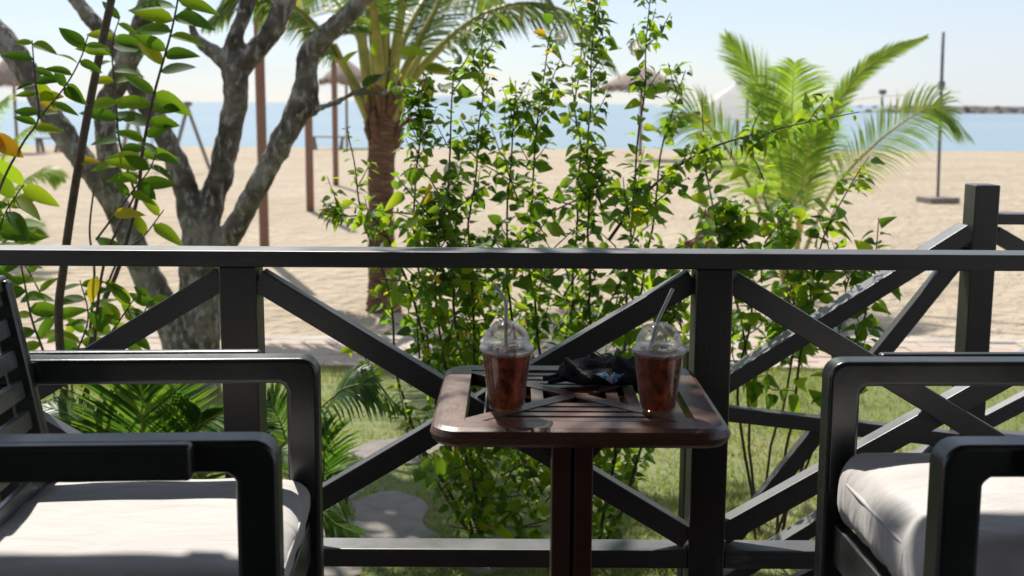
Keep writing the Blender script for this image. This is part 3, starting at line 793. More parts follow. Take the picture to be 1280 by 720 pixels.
# ------------------------------------------------------------------ hibiscus
def hibiscus(label, base_px, stems, seed, extra, flowers=(), leafL=(.036, .064), bare=.06):
    r = random.Random(seed)
    b = at_z(base_px[0], base_px[1], LZ); t = thing('hibiscus_shrub', (b.x, b.y, GROUND), label, 'shrub', 'hibiscus shrubs along the railing')
    fo = Foliage(t, HIB, M_hib); wood = MB()
    def leafy(path, dens, r0, r1, big=1.0, start=.0, twigs=.0):
        n = len(path); rad = [r0 + (r1 - r0) * i / (n - 1) for i in range(n)]
        wood.tube(path, rad, 6)
        L = sum((path[i + 1] - path[i]).length for i in range(n - 1)); cnt = int(L * dens * 1.2); a = r.uniform(0, 6.28)
        for k in range(cnt):
            u = start + (1 - start) * (k + r.random()) / cnt; f = u * (n - 1); i = min(int(f), n - 2); p = path[i].lerp(path[i + 1], f - i)
            tg = (path[i + 1] - path[i]).normalized(); a += 2.4 + r.uniform(-.5, .5)
            s1 = tg.orthogonal().normalized(); s2 = tg.cross(s1); out = s1 * math.cos(a) + s2 * math.sin(a)
            Lf = r.uniform(*leafL) * big * (1 - .45 * max(0, u - .75) / .25) * r.choice((.7, 1, 1, 1.25))
            d = (out + tg * r.uniform(.0, .7) + Vector((0, 0, r.uniform(-.75, .15)))).normalized()
            pet = p + d * Lf * r.uniform(.15, .45)
            nrm = Vector((0, 0, 1)) * .55 + SUN * .3 + rv(r, .7) - fwd * .6
            fo.leaf(pet, d, nrm, Lf, r.randrange(4))
            if r.random() < .5: wood.add([p, p + Vector((.001, 0, .001)), pet], [(0, 1, 2)])
            if twigs and r.random() < twigs * 1.25:
                Lt = r.uniform(.04, .12); d2 = (out * .8 + tg * .7 + Vector((0, 0, .25))).normalized()
                tp = [p, p + d2 * Lt * .5 + rv(r, .01), p + d2 * Lt + Vector((0, 0, .03)) + rv(r, .012)]
                leafy(tp, 90, .0028, .0012, .85)
    for pts, tw, dens, big in stems:
        W = []
        for i, q in enumerate(pts):
            px, py, Y = q
            W.append(at_y(px, py, Y))
        path = smooth_path(W, 5)
        path = [p + Vector((mnoise.noise(p * 5 + Vector((seed, 0, 0))), mnoise.noise(p * 5 + Vector((0, seed, 5))), 0)) * .018 for p in path]
        leafy(path, dens, .0066 if len(pts) > 3 else .0045, .0018, big, bare, tw)
    for (x0_, y0_, x1_, y1_, cnt, Y0, Y1) in extra:      # inner twigs of the dense lower body
        for k in range(int(cnt * .85)):
            p = at_y(r.uniform(x0_, x1_), r.uniform(y0_, y1_), r.uniform(Y0, Y1))
            if p.z < LZ + .05: continue
            d = Vector((r.uniform(-1, 1), r.uniform(-.7, .7), r.uniform(-.1, 1))).normalized(); Lt = r.uniform(.12, .26)
            leafy([p, p + d * Lt * .5 + rv(r, .015), p + d * Lt + rv(r, .015)], 46, .0035, .0015, 1.12)
    wood.build('stems', M_stem, t, smooth=True)
    fo.finish()
    for (px, py, Y, sz, facing) in flowers:
        p = at_y(px, py, Y); q = MB()
        fd = Vector(facing).normalized(); s1 = fd.orthogonal().normalized(); s2 = fd.cross(s1)
        for k in range(5):
            a = k * 1.2566; d = s1 * math.cos(a) + s2 * math.sin(a); sd = fd.cross(d)
            rowv = []
            for (u, wd, h) in ((.05, .08, 0), (.4, .34, .28), (.75, .46, .36), (1.0, .25, .28)):
                for s in (-1, 0, 1): rowv.append(p + (d * u + sd * wd * 1.35 * s + fd * (h + .05 * abs(s) + .13 * mnoise.noise(Vector((k * 3.1 + u * 4, s * 2.3, px))))) * sz * (1 + .25 * mnoise.noise(Vector((k * 2.1, u * 3, s + px)))))
            q.add(rowv, [(i * 3 + j, i * 3 + j + 1, i * 3 + j + 4, i * 3 + j + 3) for i in range(3) for j in range(2)])
        q.build('flower', M_flower, t, smooth=True)
    return t
hibiscus('leafy hibiscus shrub with the tallest dense stem, behind the table corner nearest the coconut palm', (600, 684), [
    ([(606, 690, 4.30), (600, 560, 4.25), (592, 400, 4.2), (588, 280, 4.2), (600, 150, 4.2), (604, 35, 4.2)], .34, 46, 1.0),
    ([(612, 690, 4.35), (560, 560, 4.35), (530, 400, 4.35), (518, 260, 4.3), (524, 175, 4.3), (517, 118, 4.3)], .26, 40, .85),
    ([(605, 690, 4.2), (585, 520, 4.1), (570, 380, 4.1), (560, 250, 4.1), (566, 150, 4.1), (570, 84, 4.1)], .10, 34, .75),
    ([(600, 690, 4.4), (545, 600, 4.5), (500, 480, 4.5), (484, 360, 4.5), (462, 300, 4.5), (440, 200, 4.5), (434, 158, 4.5)], .08, 26, .75),
    ([(598, 690, 4.3), (540, 470, 4.3), (500, 330, 4.25), (468, 275, 4.25), (430, 270, 4.25), (400, 262, 4.25)], .10, 28, .75),
    ([(600, 690, 4.3), (530, 560, 4.4), (490, 500, 4.4), (462, 460, 4.4), (452, 440, 4.4)], .1, 30, .9),
    ([(610, 690, 4.2), (590, 600, 4.0), (560, 480, 4.0), (545, 380, 4.0), (548, 300, 4.0), (545, 250, 4.0)], .32, 36, .95),
], 21, [(500, 340, 640, 520, 34, 4.0, 4.6), (530, 250, 640, 360, 14, 4.0, 4.5), (550, 520, 660, 670, 40, 4.05, 4.6)],
    [(566, 214, 4.15, .030, (-.3, -.8, .3)), (552, 112, 4.3, .022, (.5, -.5, .6))])
hibiscus('leafy hibiscus shrub with two tall thin shoots, behind the table beside the post', (745, 690), [
    ([(735, 700, 4.40), (742, 560, 4.3), (736, 380, 4.2), (735, 240, 4.2), (738, 120, 4.2), (744, -10, 4.2)], .2, 38, 1.05),
    ([(728, 700, 4.35), (700, 540, 4.3), (672, 400, 4.3), (662, 280, 4.3), (676, 140, 4.3), (686, 50, 4.3)], .24, 40, .85),
    ([(745, 700, 4.3), (770, 560, 4.2), (782, 420, 4.15), (790, 280, 4.15), (802, 130, 4.15), (810, -5, 4.15)], .16, 34, 1.05),
    ([(740, 700, 4.5), (720, 520, 4.5), (718, 330, 4.4), (725, 200, 4.4), (722, 120, 4.4), (728, 20, 4.4)], .10, 26, .9),
    ([(748, 700, 4.5), (775, 500, 4.5), (800, 360, 4.4), (822, 240, 4.4), (838, 140, 4.4), (858, 88, 4.4)], .08, 22, .85),
    ([(735, 700, 4.3), (690, 560, 4.25), (645, 420, 4.2), (632, 300, 4.2), (640, 180, 4.2), (646, 120, 4.2)], .22, 34, .9),
    ([(750, 700, 4.2), (790, 600, 4.0), (820, 480, 3.95), (836, 400, 3.95), (842, 350, 3.95)], .22, 34, 1.0),
    ([(760, 300, 4.2), (800, 250, 4.15), (850, 205, 4.1), (900, 180, 4.05), (980, 160, 4.0), (1070, 140, 4.0)], .10, 64, .95),
], 22, [(640, 340, 860, 480, 46, 4.0, 4.6), (640, 240, 830, 350, 22, 4.0, 4.5), (640, 480, 780, 660, 36, 4.1, 4.6)],
    [(703, 48, 4.3, .030, (-.5, -.7, .2)), (795, 62, 4.15, .030, (.2, -.9, .3)), (862, 88, 4.4, .018, (.8, -.3, .2))])
hibiscus('open hibiscus shrub with bare lower stems, seen through the stair railing', (960, 690), [
    ([(955, 700, 4.6), (935, 560, 4.6), (930, 420, 4.5), (905, 320, 4.4), (890, 240, 4.4), (878, 122, 4.4)], .12, 24, .95),
    ([(965, 700, 4.5), (985, 560, 4.45), (1004, 420, 4.4), (1020, 330, 4.4), (1048, 260, 4.4), (1084, 196, 4.4)], .10, 24, 1.25),
    ([(970, 700, 4.4), (1010, 560, 4.3), (1060, 450, 4.25), (1085, 390, 4.25), (1092, 340, 4.25), (1100, 272, 4.25)], .08, 20, 1.25),
    ([(950, 700, 4.7), (960, 580, 4.7), (990, 470, 4.6), (990, 380, 4.6), (975, 300, 4.6), (950, 230, 4.5)], .14, 24, 1.1),
    ([(948, 700, 4.5), (925, 500, 4.45), (940, 380, 4.4), (925, 300, 4.4), (900, 270, 4.4)], .16, 24, 1.1),
    ([(960, 700, 4.4), (1000, 600, 4.3), (1040, 500, 4.3), (1046, 420, 4.3), (1062, 345, 4.3)], .10, 18, 1.25),
], 23, [(885, 220, 960, 310, 5, 4.3, 4.6), (910, 350, 1010, 480, 16, 4.3, 4.7)], [], (.046, .08), .40)

# ------------------------------------------------------------------ grey tree with many stems
def img_path(pts, Y): return [at_y(p[0], p[1], Y + (p[2] if len(p) > 2 else 0)) for p in pts]
TYD = at_z(236, 492).y
tr = thing('spreading_tree', (at_z(236, 492).x, TYD, GROUND), 'grey barked tree with several forking stems behind the armchair', 'tree')
m = MB()
def limb(pts, px_r, Y=TYD, n=14):
    P = smooth_path(img_path(pts, Y), 5); rad = [a * .77 * Y / F_PX for a in lerp_list(px_r, len(P))]
    P = [p + Vector((mnoise.noise(p * 2.3), mnoise.noise(p * 2.3 + Vector((9, 0, 0))), 0)) * .022 for p in P]
    m.tube(P, rad, n, lump=.06)
    return P
limb([(236, 500), (240, 450), (246, 400), (250, 340), (252, 285), (250, 262)], [54, 44, 40, 34, 31, 27])
limb([(228, 490), (224, 430), (205, 385), (178, 335), (150, 270), (105, 205), (62, 140), (20, 72), (-25, 15)], [30, 28, 25, 22, 21, 19, 19, 20, 19])
limb([(150, 275), (138, 235, -.05), (131, 180, -.1), (132, 135, -.12), (152, 90, -.15), (168, 55, -.2), (185, 0, -.25), (195, -60, -.3)], [19, 18, 17, 16, 18, 17, 14, 11])
limb([(246, 290), (230, 235), (215, 190), (196, 145, .05), (172, 108, .1), (146, 66, .15), (112, 24, .2), (80, -20, .3)], [23, 20, 18, 17, 16, 14, 13, 12])
limb([(254, 290), (264, 245), (280, 195), (291, 150), (295, 115), (293, 85)], [25, 21, 20, 20, 20, 21])
limb([(289, 95), (292, 60), (301, 25), (312, -20), (325, -70)], [17, 15, 13, 12, 10])
limb([(292, 95), (312, 72), (336, 45), (352, 15), (368, -25), (390, -80)], [19, 18, 17, 17, 15, 12])
limb([(290, 85), (268, 66), (246, 46), (236, 10)], [15, 12, 9, 6])
limb([(258, 335), (284, 300, -.05), (306, 262, -.1), (335, 212, -.15), (360, 160, -.15), (380, 118, -.15), (384, 88, -.15), (388, 66, -.15), (415, 38, -.2), (448, 5, -.2), (485, -30, -.25)], [22, 20, 18, 18, 19, 21, 18, 17, 16, 14, 12])
limb([(376, 140, -.15), (392, 141, -.15), (396, 120, -.15)], [8, 7, 3])
limb([(380, 138, -.15), (410, 132, -.2), (440, 117, -.25), (468, 100, -.3), (492, 78, -.3)], [6, 4.5, 3.6, 3, 2])
limb([(440, 117, -.25), (475, 116, -.3), (505, 108, -.35), (532, 94, -.4)], [4, 3.2, 2.6, 1.5])
limb([(440, 117, -.25), (436, 100, -.25), (425, 76, -.25)], [2.5, 2, 1.4])
# upper limbs that carry the crown over the lawn and the eave
crown_pts = []
def upper(path, r0, r1):
    P = smooth_path(path, 5); m.tube(P, lerp_list([r0, r1], len(P)), 8, lump=.15); return P
ups = []
Tp = lambda px, py, dy=0: at_y(px, py, TYD + dy)
for st_, fr0, pts in ((Tp(485, -30, -.25), 6, [(.1, 6.6, 2.6), (.8, 7.4, 3.1), (1.5, 7.9, 3.4)]), (Tp(390, -80), 11, [(-.9, 6.2, 2.9), (-.8, 5.3, 3.3), (-.66, 4.6, 3.45), (-.55, 4.15, 3.2)]),
                (Tp(325, -70), 5, [(-1.2, 7.2, 3.0), (-1.0, 7.8, 3.5), (-.5, 8.2, 3.6)]), (Tp(195, -60, -.3), 6, [(-1.9, 7.4, 3.0), (-1.7, 8.2, 3.5), (-1.4, 8.8, 3.8)]),
                (Tp(80, -20, .3), 5, [(-3.0, 7.6, 2.9), (-3.3, 8.0, 3.6)]), (Tp(-25, 15), 6, [(-3.8, 6.8, 2.5), (-4.4, 6.6, 3.2)])):
    ups.append((fr0, upper([st_] + [Vector(p) for p in pts], .05, .012)))
me = fused(m, .013, 3, .03, .09)
mesh_obj('trunk', me, M_bark, tr)
rt = random.Random(5); fo = Foliage(tr, SAP, M_crown, 0); tw = MB()
for fr0, P in ups:
    for i in range(fr0, len(P)):
        for k in range(4):
            d = Vector((rt.uniform(-1, 1), rt.uniform(-1, 1), rt.uniform(-.1, .9))).normalized(); L = rt.uniform(.25, .6)
            a = P[i]; b = a + d * L
            if b.z < 1.12 + (b.y) * .16 + .12: continue
            tw.tube([a, a + d * L * .5 + Vector((0, 0, .03)), b], [.009, .006, .004], 5)
            for q in range(11 if fr0 != 11 else 2):
                p = a.lerp(b, rt.uniform(.35, 1.0)); dd = (d * .5 + rv(rt)).normalized()
                fo.leaf(p, dd, Vector((0, 0, 1)) + rv(rt, .6), rt.uniform(.11, .18), rt.randrange(3))
tw.build('twigs', M_bark, tr, smooth=True)
fo.finish()
lf = Foliage(tr, SAP, M_sap, 300)
for (px, py, dx, dz, L, dy) in ((428, 80, .6, .7, .11, -.25), (498, 66, .9, .12, .17, -.3), (530, 85, .9, .05, .15, -.4), (532, 95, .45, -.9, .12, -.4), (470, 72, -.2, .9, .10, -.3), (452, 108, .6, .5, .13, -.3), (505, 105, .3, -.8, .09, -.35)):
    lf.leaf(at_y(px, py, TYD + dy), Vector((dx, -.2, dz)), Vector((-dz * .4, -.7, .6)), L, 1)
lf.finish()

# ------------------------------------------------------------------ broad-leaved sapling in front of the tree
sb_ = at_z(118, 640)
sp = thing('young_sapling', (sb_.x, 4.35, GROUND), 'broad leaved sapling with bright backlit leaves in front of the grey tree', 'sapling')
wood = MB(); fs_ = Foliage(sp, SAP, M_sap, 300); r = random.Random(31)
def shoot(pts, Y, r0, r1, nodes=0, L=.14, start=.1, both=True, tilt=.0, droop=(-.5, .2)):
    P = smooth_path([at_y(p[0], p[1], Y + (p[2] if len(p) > 2 else 0)) for p in pts], 6); wood.tube(P, lerp_list([r0, r1], len(P)), 8)
    for k in range(nodes):
        u = start + (1 - start) * (k + .5) / nodes; f = u * (len(P) - 1); i = min(int(f), len(P) - 2); p = P[i].lerp(P[i + 1], f - i)
        tg = (P[i + 1] - P[i]).normalized(); sd = tg.cross(Vector((0, 1, 0))).normalized()
        for s in ((-1, 1) if both else (1 if k % 2 else -1,)):
            d = (sd * s * -1 + tg * r.uniform(.05, .55) + Vector((0, r.uniform(-.6, .35), r.uniform(*droop)))).normalized()
            fs_.leaf(p + tg * r.uniform(-.02, .02), d, Vector((r.uniform(-.5, .5), r.uniform(-1.2, -.2), .6)), L * r.uniform(.68, 1.05), r.randrange(3))
    return P
shoot([(96, 620), (74, 420), (80, 330), (96, 220), (116, 110), (139, 0), (150, -60)], 4.0, .016, .013)
shoot([(110, 640), (112, 440), (150, 330, .1), (172, 245, .1), (178, 190, .1), (192, 120, .1), (214, 40, .1), (226, -20, .1)], 4.1, .010, .003, 13, .150, .46)
shoot([(116, 450), (130, 330), (168, 245)], 4.05, .006, .004)
shoot([(172, 250), (150, 180, .1), (145, 120, .1), (140, 60, .1), (150, 20, .1)], 4.25, .005, .002, 9, .12, .1)
shoot([(120, 300), (165, 240), (185, 215), (196, 190)], 4.05, .004, .002, 4, .10, .2)
shoot([(-30, 330), (0, 235), (28, 180), (48, 148), (44, 100), (40, 50)], 3.8, .005, .002, 6, .09, .50)
shoot([(48, 148), (80, 110), (100, 75), (110, 45)], 3.8, .003, .002, 6, .10, .05)
shoot([(100, 640), (108, 480), (112, 420), (118, 340), (112, 290), (118, 230)], 4.15, .007, .003, 0)
shoot([(112, 430), (145, 330), (180, 295), (205, 262)], 4.2, .005, .002, 5, .14, .3, False)
shoot([(110, 640), (100, 520), (125, 440), (150, 400), (170, 370)], 4.0, .006, .002, 8, .11, .3)
shoot([(100, 600), (90, 470), (110, 400), (100, 350)], 4.1, .005, .002, 8, .11, .3)
shoot([(90, 600), (60, 460), (40, 400), (30, 350), (20, 300), (10, 250)], 4.2, .006, .002, 10, .13, .25)
shoot([(-30, 420), (-10, 330), (5, 270), (30, 230)], 3.9, .005, .002, 6, .14, .2)
shoot([(110, 460), (150, 440), (175, 400), (190, 370)], 4.25, .004, .002, 6, .10, .2)
shoot([(120, 460), (70, 400), (30, 330), (0, 300)], 4.3, .004, .002, 7, .12, .2)
wood.build('stems', M_stem2, sp, smooth=True)
fs_.finish()
ol = Foliage(sp, SAP, M_orangeleaf, 300); ol.leaf(at_y(-14, 168, 3.8), Vector((.8, -.1, -.5)), Vector((.3, -.9, .4)), .13, 2); ol.leaf(at_y(8, 185, 3.8), Vector((-.5, -.1, .4)), Vector((.3, -.9, .4)), .08, 2); ol.finish()
yl = Foliage(sp, SAP, M_yellowleaf, 300)
for (px, py, dx, dz, L) in ((122, 345, -.3, -.8, .10), (142, 268, .9, .1, .10), (94, 202, .9, .1, .08), (50, 128, .8, -.3, .06)):
    yl.leaf(at_y(px, py, 4.0), Vector((dx, -.1, dz)), Vector((.1, -.8, .5)), L, 1)
yl.finish()
tl_ = Foliage(tr, SAP, M_yellowleaf, 300)
for (px, py, dx, dz, L, dy) in ((530, 86, .95, -.05, .15, -.4), (528, 98, .4, -.9, .13, -.4), (455, 112, .5, .6, .12, -.28)):
    tl_.leaf(at_y(px, py, TYD + dy), Vector((dx, -.15, dz)), Vector((-.1, -.8, .55)), L, 1)
tl_.finish()

# ------------------------------------------------------------------ palms
def frond(parent, path, L, pairs, mat, side=None, droop=.5, fw_=.5, r0=.012, start=.2, wd=.014, seed=0, petmat=None, sweep=.6, shape=None):
    r = random.Random(seed); P = smooth_path(path, 8); n = len(P)
    q = MB().tube(P, lerp_list([r0, r0 * .75, r0 * .3, r0 * .1], n), 6)
    fr = q.build('frond', petmat or M_petiole, parent, smooth=True)
    lm = MB()
    for k in range(pairs):
        u = start + (1 - start) * (k + .5) / pairs; f = u * (n - 1); i = min(int(f), n - 2); p = P[i].lerp(P[i + 1], f - i)
        tg = (P[i + 1] - P[i]).normalized()
        sd = Vector(side) if side else tg.cross(Vector((0, 0, 1)))
        sd = (sd - tg * sd.dot(tg)); sd = sd.normalized() if sd.length > 1e-4 else Vector((1, 0, 0))
        v = (u - start) / (1 - start); Ll = L * (.45 + .55 * math.sin(math.pi * min(1, v * .85 + .18))) * (1 if v < .8 else 1 - 2.6 * (v - .8))
        for s in (-1, 1):
            l_ = Ll * r.uniform(.85, 1.08)
            d = (sd * s + tg * (sweep + .5 * v) + Vector((r.uniform(-.08, .08), r.uniform(-.08, .08), r.uniform(-.08, .08)))).normalized()
            nrm = d.cross(tg).normalized() * s; a = d.cross(nrm).normalized()
            pts = [p]; dd = d.copy()
            for j in range(3):
                dd = (dd + Vector((0, 0, -1)) * droop * (.25 + .3 * j)).normalized(); pts.append(pts[-1] + dd * l_ / 3)
            wv = [wd * .55, wd, wd * .75, wd * .08]
            vs_ = []
            for pt, ww in zip(pts, wv): vs_ += [pt - a * ww, pt + a * ww]
            lm.add(vs_, [(2 * j, 2 * j + 1, 2 * j + 3, 2 * j + 2) for j in range(3)])
    lm.build('leaflets', mat, fr, kind='stuff')
    return fr
# coconut palm
cp = at_z(480, 388); CY = cp.y
pal = thing('coconut_palm', cp, 'coconut palm with reddish brown trunk and arching fronds on the sand', 'palm tree', 'palms on the beach side')
tk = smooth_path([at_y(480, 396, CY), at_y(479, 370, CY), at_y(477, 310, CY), at_y(476, 250, CY), at_y(477, 190, CY), at_y(480, 135, CY)], 8)
MB().tube(tk, lerp_list([.17, .135, .115, .108, .108, .115, .12], len(tk)), 20, lump=.14).build('trunk', M_coco, pal, smooth=True)
fb = MB(); r = random.Random(2)
for k in range(26):
    a = r.uniform(0, 6.28); z0 = r.uniform(-.25, .12); c0 = at_y(479, 150, CY) + Vector((.09 * math.cos(a), .09 * math.sin(a), z0))
    fb.tube([c0, c0 + Vector((.05 * math.cos(a), .05 * math.sin(a), .12)), c0 + Vector((.03 * math.cos(a), .03 * math.sin(a), .26))], [.035, .03, .008], 7)
fb.build('leaf_sheaths', M_fibre, pal, smooth=True)
def ip(pts, Y): return [at_y(p[0], p[1], Y + (p[2] if len(p) > 2 else 0)) for p in pts]
cf = [([(486, 145), (515, 100), (555, 55), (605, 18), (665, 4), (725, 25), (770, 85)], .62, .75),
      ([(474, 140), (468, 60), (450, -30), (390, -70), (310, -40), (262, 30)], .60, .7),
      ([(488, 140), (496, 50), (520, -40), (590, -80), (660, -40), (700, 20)], .60, .7),
      ([(468, 150), (440, 100), (412, 55), (370, 10), (310, -10), (255, 30)], .55, .8),
      ([(480, 140), (482, 40), (478, -60), (470, -160, .2), (440, -240, .5)], .62, .5),
      ([(478, 140), (472, 60, -.3), (462, -10, -.8), (440, -50, -1.5), (410, -20, -2.1)], .55, .8),
      ([(484, 140), (500, 60, .3), (540, -10, .9), (590, -20, 1.6), (640, 30, 2.2)], .58, .8),
      ([(486, 140, .05), (505, 90, .3), (540, 20, .5), (580, -60, .9), (650, -120, 1.2)], .55, .6),
      ([(476, 140), (455, 60, .4), (420, 0, .9), (370, -20, 1.5), (330, 30, 2.0)], .55, .8)]
for k, (pts, L, dr) in enumerate(cf):
    frond(pal, ip(pts, CY), L, 62, M_palm, None, dr, r0=.045, start=.3, wd=.016, seed=k)
for k, pts in enumerate([[(472, 145), (462, 120), (452, 60), (448, 10)], [(478, 145), (476, 110), (474, 50), (470, -20)], [(486, 140), (492, 100), (498, 50), (505, -20)], [(466, 155), (455, 135), (440, 105), (418, 55)], [(490, 150), (503, 125), (512, 95), (528, 65)], [(470, 160), (462, 140), (458, 100), (455, 40)]]):
    P = smooth_path(ip(pts, CY - .03), 5); MB().tube(P, lerp_list([.055, .035, .022], len(P)), 8).build('petiole', M_petiole, pal, smooth=True)
P = smooth_path(ip([(496, 160), (512, 150), (524, 160), (532, 182)], CY), 5); MB().tube(P, lerp_list([.03, .02, .008], len(P)), 7).build('dead_petiole', M_fibre, pal, smooth=True)

# young palm
yp = at_z(985, 372); YY = yp.y
ypal = thing('young_coconut_palm', yp, 'young yellow green palm without trunk, standing on the sand before the white parasol', 'palm tree', 'palms on the beach side')
yf = [([(987, 362), (988, 300), (989, 210), (990, 140), (993, 78)], .56, .4, (1, .12, 0), .40, .45),
      ([(985, 362), (982, 290), (974, 190), (954, 118), (908, 46)], .44, .15, (.75, .5, .3), .42, 1.3),
      ([(990, 362), (1000, 290), (1022, 190), (1056, 115), (1100, 72), (1158, 46)], .20, .2, (-.6, .45, .6), .34, 1.5),
      ([(992, 362), (1004, 320), (1040, 240), (1092, 182), (1150, 140), (1182, 140), (1214, 172)], .44, .5, (-.45, .5, .7), .36, .75),
      ([(982, 362), (968, 310), (935, 230), (896, 170), (862, 142), (828, 160)], .44, .5, (.45, .5, .7), .36, .75),
      ([(990, 362, -.05), (996, 300, -.2), (1006, 210, -.4), (1020, 150, -.5)], .42, .5, (1, .3, 0), .45, .7),
      ([(984, 362, .05), (976, 290, .3), (972, 210, .6), (975, 120, .9)], .40, .4, (1, -.2, 0), .45, .7)]
for k, (pts, L, dr, sd, st_, sw) in enumerate(yf):
    frond(ypal, ip(pts, YY), L, 84, M_palmy, sd, dr, r0=.024, start=st_, wd=.0075, seed=50 + k, sweep=sw)
m = MB(); r = random.Random(8)
for k in range(6):
    a = r.uniform(0, 6.28); m.tube([yp + Vector((.05 * math.cos(a), .05 * math.sin(a), -.02)), yp + Vector((.06 * math.cos(a), .06 * math.sin(a), .15)), yp + Vector((.03 * math.cos(a), .03 * math.sin(a), .36))], [.06, .05, .015], 8)
m.build('leaf_sheaths', M_fibre, ypal, smooth=True)
# palm at the far left edge
lp = at_z(-40, 330); LY = lp.y
lpal = thing('low_palm', lp, 'low yellow green palm at the beach edge behind the sapling and leaning stick', 'palm tree', 'palms on the beach side')
for k, (pts, L) in enumerate((([(-40, 320), (-20, 250), (8, 190), (35, 160), (70, 150)], .36), ([(-40, 320), (-10, 270), (20, 235), (50, 215), (80, 222)], .34), ([(-40, 320), (-45, 230), (-20, 150), (10, 120)], .4), ([(-38, 322), (0, 290), (30, 280), (50, 295)], .3))):
    frond(lpal, ip(pts, LY), L, 46, M_palmy, (.3, .8, .5), .45, r0=.02, start=.25, wd=.012, seed=80 + k)
# areca palm in the bed in front of the railing
ab = at_z(200, 640); AY = 3.75
ar = thing('areca_palm', (at_y(190, 640, AY).x, AY, GROUND), 'low feathery areca palm behind the armrests of the slatted armchair', 'palm plant')
af = [([(195, 700), (188, 600), (180, 530), (178, 465), (176, 420)], .30, .12, (1, .2, 0)), ([(190, 700), (150, 600), (120, 520), (88, 474), (40, 455)], .26, .7, (.2, .8, .2)),
      ([(200, 700), (235, 610), (270, 540), (300, 500), (335, 500)], .24, .4, (.4, .8, .2)), ([(205, 700), (222, 620), (236, 560), (246, 500), (252, 470)], .20, .1, (.9, .3, 0)),
      ([(195, 700), (130, 610), (90, 560), (70, 520), (58, 500)], .22, .4, (.5, .7, .2)), ([(205, 700), (270, 620), (310, 570), (345, 530), (385, 520)], .22, .5, (.3, .8, .3)),
      ([(200, 700), (215, 600, .2), (225, 520, .4), (280, 470, .6), (330, 480, .8)], .24, .5, (.3, .8, .3)), ([(190, 700), (170, 600, .2), (140, 520, .4), (120, 480, .5)], .26, .4, (.6, .6, .1)),
      ([(210, 705), (300, 640), (350, 610), (400, 580), (430, 590)], .22, .5, (.3, .8, .3))]
af = [([(x, 700 - (700 - y) * .80) if y < 640 else (x, y) for x, y, *q in pts], L, dr, sd) for pts, L, dr, sd in af]
for k, (pts, L, dr, sd) in enumerate(af):
    frond(ar, ip(pts, AY), L, 40, M_areca, sd, dr, r0=.008, start=.3, wd=.0062, seed=100 + k, sweep=.7)
a2 = thing('arching_palm_plant', (at_y(378, 640, 3.9).x, 3.9, GROUND), 'small palm plant with one arching frond of hanging leaflets over the lawn', 'palm plant')
for k, (pts, L, dr, sd) in enumerate((([(378, 690), (376, 600), (385, 535), (420, 494), (462, 488), (505, 512)], .16, .9, (.1, .9, .2)), ([(378, 690), (380, 610), (388, 570), (415, 500), (440, 482), (470, 480)], .15, .3, (.2, .6, .6)),
                                   ([(376, 690), (366, 620), (360, 560), (345, 515), (335, 500)], .18, .4, (.6, .6, 0)), ([(380, 690), (396, 640), (420, 655), (448, 668)], .14, .5, (.3, .8, .2)), ([(378, 690), (400, 620), (405, 570), (398, 535)], .17, .3, (.7, .6, 0)))):
    frond(a2, ip(pts, 3.9), L, 26, M_areca, sd, dr, r0=.007, start=.35, wd=.006, seed=130 + k)

